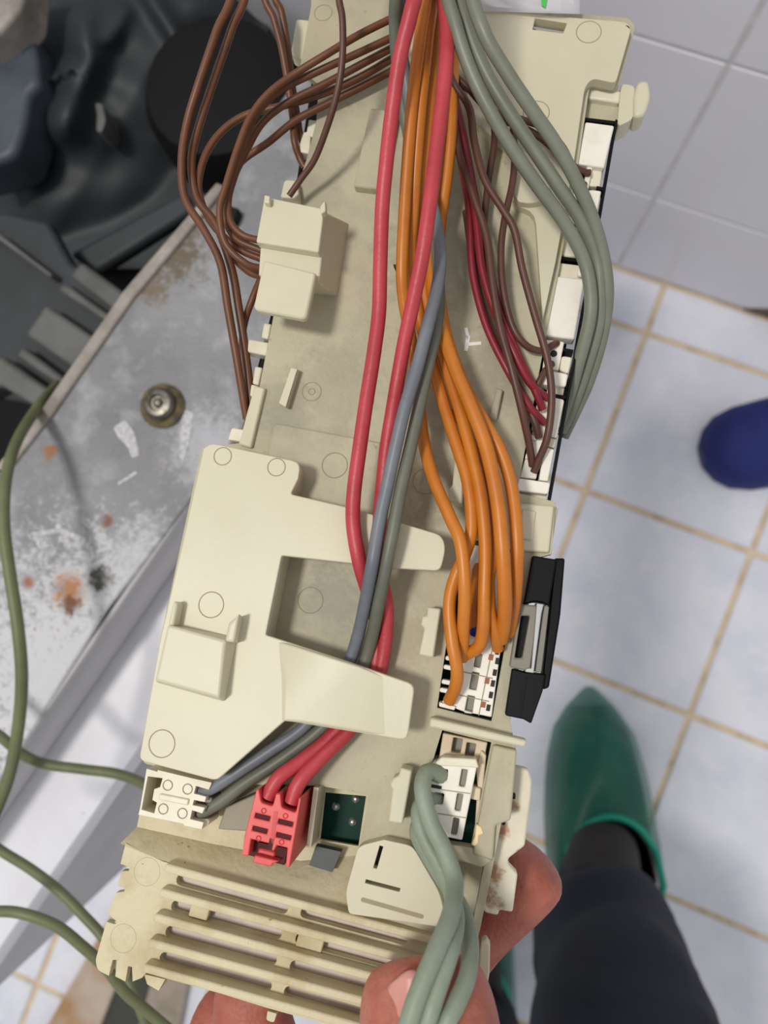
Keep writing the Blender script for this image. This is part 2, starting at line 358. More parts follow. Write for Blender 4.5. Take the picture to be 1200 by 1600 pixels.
for j in range(NY):
    for i in range(NX): bm.faces.new((g[j][i], g[j][i+1], g[j+1][i+1], g[j+1][i]))
mk('tub_shell', bm, TUB, wm, smooth=80)
def fold(poly, z1, z0, m=GASK, bev=5, name='gasket_fold'):
    o = pr(name, poly, z1, z0, m, wm, P=PZ); md = o.modifiers.new('round', 'BEVEL'); md.width = bev/1000; md.segments = 4; md.limit_method = 'ANGLE'
fold([(-60, 50), (14, 32, 10), (50, 52, 8), (58, 92, 12), (62, 132, 8), (44, 148, 10), (40, 190, 20), (22, 245, 16), (-60, 270)], 478, 440)
fold([(148, 160, 5), (160, 162, 5), (165, 190, 6), (158, 208, 5), (150, 204, 5), (152, 180, 6)], 462, 440, m=RIBM, bev=2, name='tub_clip')
bm = bmesh.new(); lathe(bm, PZ(372, 200, 408), ZUP, [(.004, .052), (.03, .054), (.046, .05), (.051, .04), (.052, .0)], 28); mk('drum_motor', bm, TUBB, wm)
fold([(-60, -60), (40, -60), (34, 10, 10), (0, 48), (-60, 80)], 500, 470, m=LIP, bev=3, name='cabinet_bracket')
# frame ribs
fold([(-80, 340), (10, 330), (75, 345), (110, 410), (205, 470), (90, 640), (-80, 610)], 500, 488, m=TUB, bev=3, name='frame_plate')
for p, z in (([(107, 430), (126, 408), (204, 464), (186, 492)], 516), ([(88, 452), (100, 440), (180, 496), (172, 508)], 508), ([(38, 522), (70, 475), (152, 530), (119, 579)], 514),
             ([(22, 556), (34, 540), (108, 596), (100, 608)], 512), ([(-60, 578), (0, 555), (92, 620), (70, 646), (0, 602), (-60, 640)], 514), ([(-40, 350), (0, 366), (82, 428), (78, 434), (0, 376), (-40, 362)], 510)):
    fold(p, z, z-16, m=RIBM, bev=2.5, name='frame_rib')
fold([(105, 395), (290, 295), (300, 330), (150, 425)], 478, 466, m=TUB, bev=4, name='frame_rib')
# bolt on the rail
c = PZ(255, 635, RZ)
bm = bmesh.new(); lathe(bm, c, ZUP, [(.0112, 0), (.0112, .0012), (.0098, .0026), (.0088, .003), (.0074, .0022)]); bt = mk('bolt_washer', bm, RUST, wm)
bm = bmesh.new(); lathe(bm, c + V((-.0008, .0004, .0018)), ZUP, [(.0078, 0), (.0078, .0022), (.0062, .0042), (.0040, .0046), (.0034, .0034), (.0026, .0034), (.0022, .0050), (.0008, .0056)]); mk('bolt_head', bm, CHROME, bt)
# black clip on the rail and pale scuffs
pr('rail_clip', [(352, 318), (374, 326), (366, 348), (345, 340)], RZ+6, RZ-2, BLACK, wm, P=PZ, bev=.8)
for q in ([(177, 668, 4), (196, 656, 5), (210, 676, 8), (218, 712, 5), (206, 716, 5), (200, 698, 6), (186, 686, 6)], [(184, 754), (212, 736), (214, 740), (186, 758)], [(284, 640, 4), (302, 644, 4), (296, 690, 6), (286, 722, 4), (280, 716, 4), (282, 680, 8)],
          [(48, 832), (86, 826), (90, 810), (96, 824), (134, 842), (132, 850), (92, 832), (60, 838), (64, 856), (58, 852)]):
    pr('limescale_scuff', q, RZ+.25, RZ-.2, PEEL, wm, P=PZ)

# ================================================================== control module
mod = thing('control_module', PM(520, 800, -22), 'long cream plastic washing machine control module held up by a hand', 'circuit module', axes=MAX)
# plate
pr('base_plate', [(486, -14), (700, 4), (984, 28, 8), (993, 42, 6), (966, 136, 6), (923, 130, 4), (919, 150), (904, 252), (874, 420), (852, 530), (832, 640), (808, 770), (868, 784, 4), (862, 866), (838, 872), (797, 1128), (806, 1168), (772, 1345), (750, 1452), (744, 1478),
    (650, 1462), (545, 1425), (560, 1330), (578, 1242), (500, 1228), (395, 1226), (330, 1222), (222, 1192, 8), (250, 1000), (315, 700), (391, 690), (406, 600), (428, 490), (462, 300), (480, 245), (494, 190), (498, 132), (468, 108), (486, 10)],
   0, -2.5, CREAMD, mod, holes=[[(722, 838), (816, 862), (768, 1127), (683, 1106)], [(691, 1141), (768, 1160), (736, 1322), (640, 1308)], [(718, 1345), (756, 1354), (738, 1446), (702, 1436)], [(836, 26), (886, 34), (880, 50), (832, 44)],
    [(614, 413), (622, 412), (619, 425)]], bev=.5)
bm = bmesh.new()
prism(bm, [(500, 20), (940, 60), (950, 184), (946, 200), (898, 470), (842, 776), (560, 760), (365, 720), (425, 480), (460, 300), (490, 100)], -5, -22)
prism(bm, [(335, 722), (560, 762), (861, 786), (826, 900), (790, 1125), (770, 1300), (738, 1470), (700, 1580), (300, 1520), (200, 1470), (238, 1200)], -14, -20)
mk('rear_housing', bm, BLACK, mod, bev=.6)
pr('circuit_board', [(350, 830), (820, 850), (775, 1140), (745, 1330), (600, 1370), (280, 1300), (300, 1000)], -11, -12.6, PCB, mod)
for x, y in ((525, 1260), (551, 1284), (556, 1248), (676, 1160), (682, 1185)):
    bm = bmesh.new(); lathe(bm, PM(x, y, -11), NN, [(.0012, 0), (.001, .0005), (.0004, .0009)], 10); mk('solder_joint', bm, SOLDER, mod)
# raised plateau of the top right
pr('top_plateau', [(728, 14), (980, 34, 10), (986, 46, 6), (962, 130, 8), (926, 122, 8), (914, 135, 10), (897, 252), (868, 410), (848, 500), (836, 330, 20), (800, 320, 14), (800, 240), (730, 180)], 2.6, -.5, CREAM, mod, holes=[[(836, 28), (886, 36), (880, 52), (832, 46)]], bev=.9)
pr('raised_pad', [(578, 168, 4), (622, 172, 4), (598, 296, 4), (552, 290, 4)], 3, -.5, CREAMD, mod, bev=.6)
pr('raised_pad', [(800, 232, 8), (862, 246, 8), (856, 316, 22), (802, 318, 22)], 5, -.5, CREAM, mod, bev=1.2, seg=3)
pr('step_plate', [(428, 660, 6), (602, 692, 4), (584, 812), (400, 790)], 2.6, -.5, CREAMD, mod, bev=.9, seg=3)
pr('side_wall', [(397, 602), (414, 606), (392, 700), (372, 694)], 1.6, -.5, CREAM, mod, bev=.5)
pr('fin', [(455, 575, 4), (464, 577, 4), (446, 636), (436, 630)], 3.2, -.5, CREAM, mod, bot=[(456, 576), (470, 580), (452, 640), (437, 632)])
pr('fin', [(776, 606, 3), (786, 608, 3), (776, 656, 4), (764, 652, 4)], 2, -.5, CREAMD, mod, bev=.5)
pr('side_tab', [(463, 30, 5), (484, 32), (476, 94, 4), (454, 86, 6)], -1, -5, CREAM, mod, bev=.6)
# scratch marks on the plate
bm = bmesh.new()
for q in (line_rect(728, 512, 732, 530, 5), line_rect(732, 524, 728, 548, 6), line_rect(729, 538, 752, 536, 5)): prism(bm, q, .25, -.1)
mk('white_scuff', bm, mat('white_scratch', (236, 234, 230), .7), mod)
# ejector marks
def circ(x, y, r_px, h, parent=None, m=GROOVE):
    p = PM(x, y, h); bm = bmesh.new(); d = (p-CAM).dot(FW); ringm(bm, p, NN, r_px*d/1200, .00013); mk('moulding_ring', bm, m, parent or mod)
for x, y, r, h in ((348, 713, 14, 12), (432, 730, 14, 12), (330, 945, 20, 12), (253, 1162, 21, 12), (485, 938, 20, 0), (230, 1362, 21, -1.5), (193, 1466, 21, -1.5), (487, 612, 15, 0), (487, 612, 5, 0), (523, 727, 20, 2.6), (920, 50, 19, 2.6), (838, 176, 20, 2.6), (770, 30, 20, 0), (665, 752, 20, 0), (505, 20, 14, 0)): circ(x, y, r, h)
# terminal cover with two fingers
bm = bmesh.new()
prism(bm, [(330, 692, 12), (470, 722, 14), (466, 748), (454, 772, 4), (545, 793), (690, 836, 10), (697, 856, 14), (688, 892, 10), (620, 888), (440, 868, 3), (415, 992, 3), (540, 1033), (648, 1070, 12), (636, 1157, 12), (445, 1126, 4), (338, 1220, 8), (217, 1188, 10), (250, 1000), (285, 850), (318, 700)], 12, 9.6)
cov = mk('terminal_cover', bm, CREAM, mod, bev=.8, seg=3)
bm = bmesh.new()
prism(bm, [(331, 694, 12), (468, 724, 12), (463, 750), (450, 790), (438, 868), (413, 995), (440, 1120), (336, 1217, 8), (220, 1186, 10), (252, 1000), (286, 850), (320, 702)], 9.8, -.3)
mk('cover_skirt', bm, CREAM, mod, bev=.5)
bm = bmesh.new(); NXX = 8     # swelling where the lower finger leaves the cover
pts = []; 
for i in range(9):
    t = i/8; a = V((445, 1126)).lerp(V((452, 1005)), t); pts.append(a)
prism(bm, [(442, 1126), (470, 1128), (560, 1142), (560, 1040), (470, 1012), (446, 1005), (448, 1060)], 12.9, 11.5, bot=[(440, 1126), (480, 1131), (625, 1154), (620, 1064), (470, 1012), (430, 1000), (436, 1060)])
mk('finger_swell', bm, CREAM, cov, bev=.5, seg=3)
# pocket on the cover
bm = bmesh.new()
prism(bm, [(262, 976), (352, 1001), (343, 1091), (243, 1063)], 17, 11.8, bot=[(270, 976), (372, 996), (352, 1097), (243, 1066)])
prism(bm, [(352, 1002), (358, 975), (374, 958), (372, 972), (366, 1004)], 17, 11.8, bot=[(352, 1002), (358, 972), (380, 962), (378, 976), (372, 1006)])
prism(bm, [(262, 977), (271, 938), (278, 942), (271, 979)], 16, 11.8)
mk('cover_pocket', bm, CREAM, cov, bev=.6, seg=3)
# clip posts
for q in ([(668, 948), (689, 951), (677, 1028), (654, 1023), (663, 982), (657, 976), (660, 962), (667, 962)], [(626, 1199), (644, 1204), (629, 1288), (607, 1284), (613, 1234), (609, 1226), (614, 1216), (623, 1212)], [(711, 716), (725, 720), (722, 788, 5), (702, 783), (700, 766), (707, 757)]):
    pr('clip_post', q, 6, -.3, CREAM, mod, bev=.4)
# cable box at the upper left
bm = bmesh.new(); prism(bm, [(412, 316), (510, 332), (498, 442), (404, 430)], 12, -.3, bot=[(424, 326), (546, 350), (528, 463), (416, 452)]); bx = mk('cable_box', bm, CREAM, mod, bev=.4)
pr('box_lid', [(413, 307), (507, 326), (498, 394, 3), (400, 378, 3)], 15, 11.8, CREAM, bx, bev=.6)
pr('box_flap', [(412, 406), (494, 426), (478, 499, 9), (395, 483, 9)], 14.5, 11.8, CREAM, bx, bev=.6)
pr('lid_ear', [(413, 304), (422, 306), (421, 318), (412, 316)], 17, 14.5, CREAM, bx, bev=.3)
pr('lid_ear', [(500, 322), (508, 312), (509, 330), (501, 334)], 17, 14.5, CREAM, bx, bev=.3)
pr('box_tab', [(444, 280, 6), (464, 281, 6), (468, 310), (438, 308)], 3, -2, CREAM, mod, bev=.4)
# tabs on the left edge
for q in ([(388, 529, 4), (420, 535), (417, 556), (384, 549, 4)], [(412, 504), (424, 506), (419, 530), (408, 527)], [(398, 572), (410, 574), (404, 602), (394, 599)], [(392, 600), (404, 603), (398, 622), (390, 618)], [(474, 206), (486, 204), (484, 240), (464, 236)], [(482, 186), (496, 188), (490, 214), (478, 210)]):
    pr('edge_tab', q, -1, -5, IVORY, mod, bev=.4)
pr('edge_tab', [(362, 668, 3), (396, 674, 2), (391, 692), (356, 687)], 1.5, -4, IVORY, mod, bev=.4)
# right hand frame
pr('frame_box', [(812, 786), (866, 790), (858, 864), (806, 860)], 1.2, -.3, CREAM, mod, bev=.5)
pr('frame_panel', [(815, 796, 4), (838, 798, 4), (832, 844, 4), (812, 842, 4)], 1.9, 1, CREAM, mod, bev=.4)
pr('frame_flange', [(866, 788), (872, 796), (860, 866), (846, 868), (860, 790)], -1, -6, CREAMD, mod, bev=.4)
pr('cross_rib', [(672, 1121), (824, 1157), (820, 1168), (670, 1136)], 4.5, -.3, CREAM, mod, bev=.5)
pr('side_wall', [(770, 1164), (808, 1172), (798, 1282), (774, 1290), (770, 1345), (738, 1335)], 1.8, -.3, CREAMD, mod, bev=.5)
pr('bottom_ledge', [(640, 1311), (738, 1325), (770, 1345), (752, 1356), (718, 1345), (690, 1340)], 1.4, -.3, CREAMD, mod, bev=.4)
pr('pocket_floor', [(700, 1340), (762, 1350), (740, 1452), (694, 1440)], -7, -8.5, CREAMD, mod)
BRKT = mat('rust_stained_ivory', (226, 219, 196), .45, (212, 203, 178), 80, .45, .7)
spots(BRKT, [(PM(781, 1296, -6), .0036, (166, 110, 60), .95), (PM(772, 1366, -6), .005, (158, 108, 62), .9), (PM(760, 1395, -6), .005, (150, 110, 70), .8), (PM(772, 1410, -6), .004, (132, 84, 46), .9), (PM(798, 1262, -6), .003, (150, 110, 80), .9)])
br = pr('side_bracket', [(800, 1196, 8), (826, 1202, 6), (831, 1220), (830, 1242), (820, 1322), (794, 1342), (794, 1350), (809, 1366, 4), (801, 1426), (780, 1422), (778, 1431, 4), (757, 1426, 4), (752, 1412), (762, 1350), (774, 1306), (776, 1282), (795, 1272), (796, 1240)], -6, -9.5, BRKT, mod, bev=.5)
pr('bracket_hole', [(784, 1283, 3), (790, 1284, 3), (789, 1290, 3), (784, 1289, 3)], -5.75, -6.3, DARK, br)
pr('bracket_pin', [(800, 1238, 3), (806, 1240, 3), (805, 1249), (799, 1248)], -5.6, -6.3, DARK, br)
pr('side_tab', [(751, 1472), (760, 1468, 3), (766, 1478), (765, 1520), (758, 1565), (744, 1552)], -1.5, -5, CREAM, mod, bev=.5)
# top right corner: ledge and peg
pr('ledge', [(921, 134), (970, 142), (968, 160, 4), (918, 153)], -2.2, -5, IVORY, mod, bev=.7)
pr('ledge_floor', [(918, 150), (970, 158), (965, 190), (912, 184)], -4.2, -5.2, CREAMD, mod)
pg = pr('retaining_peg', [(970, 130, 8), (992, 134, 6), (990, 186, 10), (964, 198, 6)], -3, -10, CREAM, mod, bev=1, seg=3)
pr('peg_head', [(996, 126, 8), (1014, 124, 8), (1018, 150, 8), (1008, 180, 10), (990, 182, 8), (990, 150, 6)], -2, -9, CREAM, pg, bev=1.5, seg=3)
# connector floor: recess below the cover
bm = bmesh.new()
prism(bm, [(226, 1230), (345, 1215), (585, 1225), (572, 1335), (470, 1345), (330, 1318), (214, 1292)], -7, -8.2, holes=[[(508, 1238), (572, 1244), (560, 1322), (500, 1312)]])
faces(bm, [(214, 1292, -7), (330, 1318, -7), (470, 1345, -7), (572, 1335, -7), (545, 1425, -1.2), (400, 1383, -1.2), (255, 1345, -1.2), (188, 1318, -1.2)], [(0, 1, 6, 7), (1, 2, 5, 6), (2, 3, 4, 5)], 1.4)
mk('connector_floor', bm, CREAMG, mod, smooth=50)
pr('thin_wall', [(490, 1230), (498, 1231), (486, 1324), (479, 1322)], 3, -7, CREAM, mod)
pr('grey_insert', [(493, 1322), (533, 1331), (519, 1363), (483, 1352)], -2.8, -5.5, mat('slate_insert', (66, 70, 68), .5), mod)
pr('grey_block', [(352, 1262), (400, 1240), (396, 1300), (340, 1296)], 1, -7, mat('khaki_block', (150, 143, 122), .6), mod, bev=.4)
# boss with slits
pr('slotted_boss', [(560, 1322, 10), (600, 1312), (645, 1322, 10), (688, 1396, 16), (698, 1450, 6), (545, 1428, 6), (540, 1395, 10)], 4, -.3, CREAM, mod, holes=[line_rect(596, 1322, 586, 1357, 6), line_rect(571, 1377, 625, 1391, 6)], bev=.7)
for q in (line_rect(596, 1322, 586, 1357, 6), line_rect(571, 1377, 625, 1391, 6)): pr('slit_bottom', q, 1.2, .1, DARK, mod)  # dark bottoms stand in for the shade of deep slits
pr('boss_groove', capsule(564, 1405, 662, 1433, 7), 4.05, 3, GROOVE, mod)
# grille
SL = [(276, 1371, 450, 1419), (470, 1422, 640, 1468), (268, 1412, 440, 1459), (462, 1463, 625, 1508), (259, 1452, 432, 1500), (453, 1506, 612, 1550), (250, 1493, 424, 1541), (444, 1546, 600, 1592)]
pr('grille_plate', [(196, 1318), (188, 1350), (202, 1355), (201, 1361), (190, 1361), (184, 1384), (195, 1387), (194, 1393), (181, 1395), (168, 1428, 6), (180, 1438), (178, 1444), (166, 1440), (149, 1500, 5), (152, 1516, 6), (170, 1525), (176, 1500), (182, 1500), (180, 1526), (196, 1534), (200, 1510), (206, 1511), (207, 1534), (222, 1528),
    (232, 1516), (330, 1548), (420, 1576), (500, 1598), (650, 1640), (730, 1660), (745, 1560), (746, 1480), (650, 1464), (545, 1427), (400, 1384), (255, 1346)], -1.4, -3.6, CREAMG, mod, holes=[capsule(s[0], s[1]+2, s[2], s[3]+2, 18) for s in SL], bev=.4)
for y0, x0, x1, y1 in ((1356, 257, 695, 1476), (1395, 249, 688, 1515), (1434, 240, 680, 1555), (1474, 231, 670, 1594), (1513, 223, 662, 1634)):
    pr('slat', line_rect(x0, y0, x1, y1, 14), 2.2, -1.6, CREAMG, mod, bev=.45)
for x, y in ((311, 1425), (484, 1474)):
    pr('slot_bridge', quad(x, y, 30 if x < 400 else 42, 22, .27, 3), -.6, -3, CREAMG, mod, bev=.3)
pr('inner_shield', [(225, 1350), (680, 1465), (650, 1620), (205, 1500)], -4, -5, INNER, mod)
pr('corner_tab', [(225, 1522), (258, 1530), (248, 1548), (230, 1538)], -2, -6, CREAMG, mod)
pr('bottom_tab', [(418, 1580), (432, 1584), (428, 1598, 4), (416, 1594, 4)], -1, -4, CREAMG, mod)

# ================================================================== connectors on the right edge
EC = 'connectors along the right edge'
def conn(label, x, y, h=-5): return thing('edge_connector', PM(x, y, h), label, 'connector', EC, MAX)
c1 = conn('white edge connector just below the top right corner ledge of the module', 930, 230)
pr('body', [(915, 190), (960, 196, 3), (944, 262), (903, 256)], -.5, -5, WHITE, c1, bev=.5)
pr('foot', [(922, 262), (942, 264), (938, 292), (918, 290)], -2.4, -5, IVORY, c1, bev=.3)
pr('pin_rail', [(917, 260), (926, 261), (914, 322), (906, 318)], -1.2, -5, WHITE, c1, bev=.3)
c2 = conn('white edge connector half hidden behind the grey green wires', 910, 350)
pr('body', [(926, 296, 3), (940, 298), (930, 345), (905, 330), (896, 350), (880, 350), (892, 300)], -1, -5, WHITE, c2, bev=.4)
pr('foot', [(884, 352), (930, 358), (920, 404), (876, 400)], -2.6, -5, IVORY, c2, bev=.4)
c3 = conn('broad ivory edge connector with a plain face beside the maroon wires', 890, 470)
pr('body', [(864, 430), (914, 436), (898, 530), (850, 524)], -.6, -5, WHITE, c3, bev=.5)
pr('head', [(872, 410), (920, 416), (916, 438), (866, 432)], -2.2, -5, IVORY, c3, bev=.3)
pr('pin', [(904, 414, 4), (917, 416, 4), (914, 432, 4), (902, 430, 4)], -.6, -2.4, WHITE, c3, bev=.5)
c4 = conn('three hole white edge connector with two brown wires in it', 870, 560)
pr('body', [(854, 530), (882, 534), (873, 578), (848, 574)], -.8, -5, WHITE, c4, bev=.3)
pr('cap', [(878, 556, 4), (894, 558, 4), (888, 584, 4), (874, 578, 4)], -1.2, -5, IVORY, c4, bev=.4)
pr('foot', [(848, 576), (888, 584, 4), (884, 604, 4), (842, 600)], -.6, -5, WHITE, c4, bev=.4)
pr('base_step', [(856, 604), (882, 606), (880, 618), (854, 616)], -2.6, -5, IVORY, c4, bev=.2)
for x, y in ((868, 537), (865, 553), (861, 569)):
    bm = bmesh.new(); lathe(bm, PM(x, y, -.95), NN, [(.0009, 0), (.0009, .0003)], 12); mk('pin_hole', bm, DARK, c4)
c5 = conn('long toothed white edge connector where the maroon and brown wires end', 835, 690)
pr('body', [(848, 614), (862, 616), (838, 748), (812, 746)], -1.8, -5, WHITE, c5, bev=.3)
pr('cap', [(862, 620, 3), (882, 624, 4), (870, 684), (854, 680)], -.6, -5, WHITE, c5, bev=.4)
pr('cap', [(853, 682), (870, 686), (866, 700), (850, 696)], -1.2, -5, IVORY, c5, bev=.3)
pr('cap', [(850, 698), (866, 702), (856, 752), (842, 750)], -.8, -5, WHITE, c5, bev=.3)
for k in range(7):
    t = k/6; x, y = 846 - 20*t, 622 + 92*t; pr('tooth', quad(x, y, 10, 6, .2), -.4, -2, WHITE, c5)
pr('end_cap', [(811, 747, 2), (860, 754, 4), (856, 772, 4), (806, 766)], .4, -5, WHITE, c5, bev=.5)
pr('base_step', [(812, 768), (854, 774), (852, 782), (810, 778)], -3, -5, IVORY, c5)
for k, (x0, y0, x1, y1) in enumerate(((914, 186, 964, 192), (932, 293, 946, 296), (876, 403, 920, 409), (880, 546, 896, 549), (868, 618, 884, 621))):
    pr('gap_strip', line_rect(x0, y0, x1, y1, 5), -1.6, -5, BLACK, mod)
pr('edge_strip', [(962, 186), (965.5, 188), (916, 472), (860, 786), (856.5, 784), (912.5, 470)], -1.2, -6, BLACK, mod)

# ================================================================== plugs
p1 = thing('wire_plug', PM(735, 1040, -10), 'white plug with grey windows taking the orange wires', 'plug', None, MAX)
win = [quad(747, 1032, 11, 22, .18), quad(741, 1064, 12, 28, .18), quad(734, 1101, 12, 28, .18)]
pr('body', [(738, 850), (802, 868), (768, 1121), (689, 1099), (704, 1080), (712, 1040)], 1.2, -9, WHITE, p1, holes=win, bev=.3)
for q in win: pr('window', q, -.4, -1.4, GREYP, p1)
for y0, x0, x1, y1 in ((1048, 716, 770, 1060), (1084, 708, 764, 1096)): pr('seam', line_rect(x0, y0, x1, y1, 1.6), 1.3, .9, GROOVE, p1)
pr('seam', line_rect(770, 1010, 748, 1118, 1.6), 1.3, .9, GROOVE, p1)
for x, y in ((767, 1027), (761, 1064), (755, 1101)): pr('contact', quad(x, y, 7, 9, .18), 1.45, .9, BRN_SQ, p1)
for x, y in ((777, 1018), (777, 1033), (773, 1051), (770, 1068), (767, 1086), (763, 1106)): pr('latch_notch', quad(x, y, 6, 10, .18), 1.4, .8, DARK, p1)
for x, y in ((703, 1029), (700, 1043), (697, 1066), (694, 1079)): pr('prong', quad(x, y, 14, 7, .2, 3), .8, -4, WHITE, p1, bev=.2)
pr('prong', [(686, 1097), (712, 1104), (710, 1110), (686, 1104)], 2.2, -4, WHITE, p1, bev=.2)
pr('upper_step', [(736, 968), (752, 968), (748, 1000), (728, 1000)], 2.6, .8, WHITE, p1, bev=.3)
bm = bmesh.new(); lathe(bm, PM(742, 985, .5), NN, [(.0016, 0), (.0016, .003), (.0008, .0036)], 12); mk('blue_cap', bm, mat('blue_cap', (30, 26, 130), .4), p1, label='small blue cap')
p2 = thing('wire_plug', PM(705, 1250, -10), 'white plug with three windows taking the pale green wires', 'plug', None, MAX)
winr = [quad(724, 1216, 10, 28, .17), quad(717, 1254, 10, 28, .17), quad(711, 1292, 10, 28, .17)]; winl = [quad(690, 1210, 18, 18, .17), quad(685, 1248, 16, 18, .17)]
pr('body', [(676, 1192), (746, 1194), (722, 1313), (660, 1300), (668, 1240)], 3.5, -9, WHITE, p2, holes=winr+winl, bev=.3)
for q in winr: pr('window', q, 2, 1, GREYP, p2)
for q in winl: pr('dark_window', q, 0, -1, DARK, p2)
pr('top_lip', [(690, 1183), (744, 1186), (748, 1200), (676, 1196)], 4.2, 0, IVORY, p2, bev=.3)
pr('slot', line_rect(674, 1228, 690, 1231, 5), 3.65, 3.2, DARK, p2)
for y0, x0, x1, y1 in ((1234, 690, 735, 1240), (1271, 684, 728, 1278)): pr('seam', line_rect(x0, y0, x1, y1, 1.4), 3.6, 3.2, GROOVE, p2)
p3 = thing('pin_header', PM(725, 1200, -11), 'beige pin header with a cracked side latch behind the white plug of pale green wires', 'connector', None, MAX)
cells = [quad(714, 1165, 15, 24, .17), quad(735, 1172, 15, 22, .17)]
pr('shell', [(692, 1145), (762, 1160), (754, 1200), (686, 1184)], -1.5, -10, mat('beige_header', (218, 200, 172), .5, (200, 178, 146), 80), p3, holes=cells, bev=.3)
for q in cells: pr('cell', q, -5, -6, GREYP, p3)
HB = bpy.data.materials['beige_header']
pr('side_latch', [(752, 1172), (760, 1180), (752, 1262), (750, 1300), (742, 1298), (746, 1230), (744, 1200)], -.6, -6, HB, p3, bev=.3)
pr('latch_bridge', [(736, 1228), (752, 1232), (750, 1252), (733, 1248)], .4, -4, HB, p3, bev=.3)
pr('cracked_end', [(744, 1288), (752, 1292, 2), (756, 1303), (748, 1306), (747, 1318), (742, 1323), (736, 1320), (742, 1308)], 2.2, .2, mat('cracked_beige', (240, 214, 168), .6), p3, bev=.3)
# coral plug
p4 = thing('wire_plug', PM(430, 1295, -7), 'coral red plug with four slots taking the two red wires', 'plug', None, MAX)
sl = [quad(410, 1277, 24, 8, .24), quad(446, 1286, 24, 8, .24), quad(406, 1297, 24, 8, .24), quad(443, 1307, 24, 8, .24)]
pr('body', [(400, 1236), (404, 1232), (408, 1254, 4), (426, 1260, 4), (431, 1240), (438, 1240), (440, 1262, 4), (462, 1270, 4), (467, 1246), (470, 1247), (466, 1275), (452, 1356), (446, 1355), (449, 1325), (432, 1321), (428, 1330), (422, 1328), (420, 1318), (392, 1311), (388, 1338), (378, 1337), (382, 1306), (390, 1275)], 12, -6.5, REDP, p4, holes=sl, bev=.35)
for q in sl: pr('slot_bottom', q, 11.4, 9, REDD, p4)
pr('plug_back', [(392, 1313), (449, 1326), (444, 1352), (388, 1336)], 8.5, -6.5, REDD, p4)
pr('latch_tab', [(398, 1336), (436, 1346), (426, 1350), (424, 1355), (394, 1348)], 11, 4, REDP, p4, bev=.3)
pr('latch_pin', [(404, 1325, 4), (430, 1331, 4), (428, 1350), (400, 1342)], 9, 5, REDP, p4, bev=.4)
pr('wire_well', [(406, 1234), (466, 1248), (462, 1272), (404, 1258)], 7, -6, REDD, p4)
pr('centre_groove', line_rect(431, 1268, 424, 1318, 6), 12.1, 11.5, mat('coral_shade', (200, 66, 64), .5), p4)
pr('centre_slot', line_rect(425, 1310, 421, 1328, 7), 12.1, 9, REDD, p4)
for x, y in ((412, 1267), (446, 1275), (404, 1310), (440, 1316)): circ(x, y, 3.6, 12.05, p4, bpy.data.materials['coral_shade'])
# left ivory plug
p5 = thing('wire_plug', PM(270, 1245, -6), 'ivory plug at the lower left corner of the cover taking the two grey wires', 'plug', None, MAX)
pr('body', [(229, 1201), (246, 1206), (246, 1203), (300, 1216), (331, 1223, 2), (326, 1234), (306, 1228), (303, 1240), (322, 1245), (320, 1253), (303, 1250), (301, 1258), (320, 1262), (316, 1271), (300, 1266), (297, 1280), (318, 1285), (315, 1296), (288, 1290), (286, 1287), (216, 1273), (219, 1262)], 6.5, -6, IVORY, p5,
   holes=[[(231, 1213), (254, 1216), (250, 1230), (241, 1233), (238, 1250), (245, 1254), (241, 1271), (221, 1265)]], bev=.3)
pr('cavity', [(229, 1211), (255, 1214), (243, 1272), (219, 1267)], 0, -1, GROOVE, p5)
pr('key_ridge', line_rect(248, 1245, 294, 1254, 10), 7.1, 6.3, IVORY, p5, bev=.3)
for x, y in ((262, 1227), (293, 1233), (255, 1264), (285, 1271)): circ(x, y, 7.5, 6.55, p5)
pr('prong_tube', [(304, 1242), (332, 1246, 5), (330, 1256, 5), (303, 1252)], 4.5, -3, GREYP, p5, bev=.5)
pr('prong_tube', [(298, 1280), (328, 1280, 5), (324, 1292, 5), (296, 1290)], 4.5, -3, IVORY, p5, bev=.5)

# black clip lever on the right edge
lv = thing('clip_lever', PM(835, 1000, -6), 'black sliding clip with a grey slotted frame on the right edge beside the orange wires', 'clip', None, MAX)
pr('rail', [(866, 872), (883, 872), (876, 960), (858, 1075), (846, 1078), (856, 980)], 1, -6, BLACK, lv, bev=.5)
pr('upper_block', [(832, 868, 3), (870, 874), (858, 946), (848, 942), (836, 940), (818, 944)], 2.6, -5, BLACK, lv, bev=.6)
fr = [(814, 962), (828, 962), (816, 1028), (804, 1028)]
pr('slotted_frame', [(812, 944), (842, 946), (828, 1050), (796, 1042)], 3.2, -4, GREYP, lv, holes=[fr], bev=.4)
pr('slot_bottom', fr, 0, -2, BLACK, lv)
pr('steel_strip', [(838, 942), (850, 944), (846, 960), (834, 1052), (820, 1050), (822, 1044), (830, 1044)], 3.6, -2, STEEL, lv, bev=.2)
pr('steel_plate', [(850, 946), (858, 948), (846, 1050), (836, 1050)], 2, -2, GREYP, lv, bev=.2)
pr('lower_block', [(800, 1045), (820, 1050), (852, 1054), (848, 1080), (830, 1131, 3), (818, 1124), (789, 1118, 4)], 2.6, -5, BLACK, lv, bev=.7)
pr('thumb_ridge', line_rect(822, 1060, 812, 1120, 3), 3, 2, BLACK, lv)

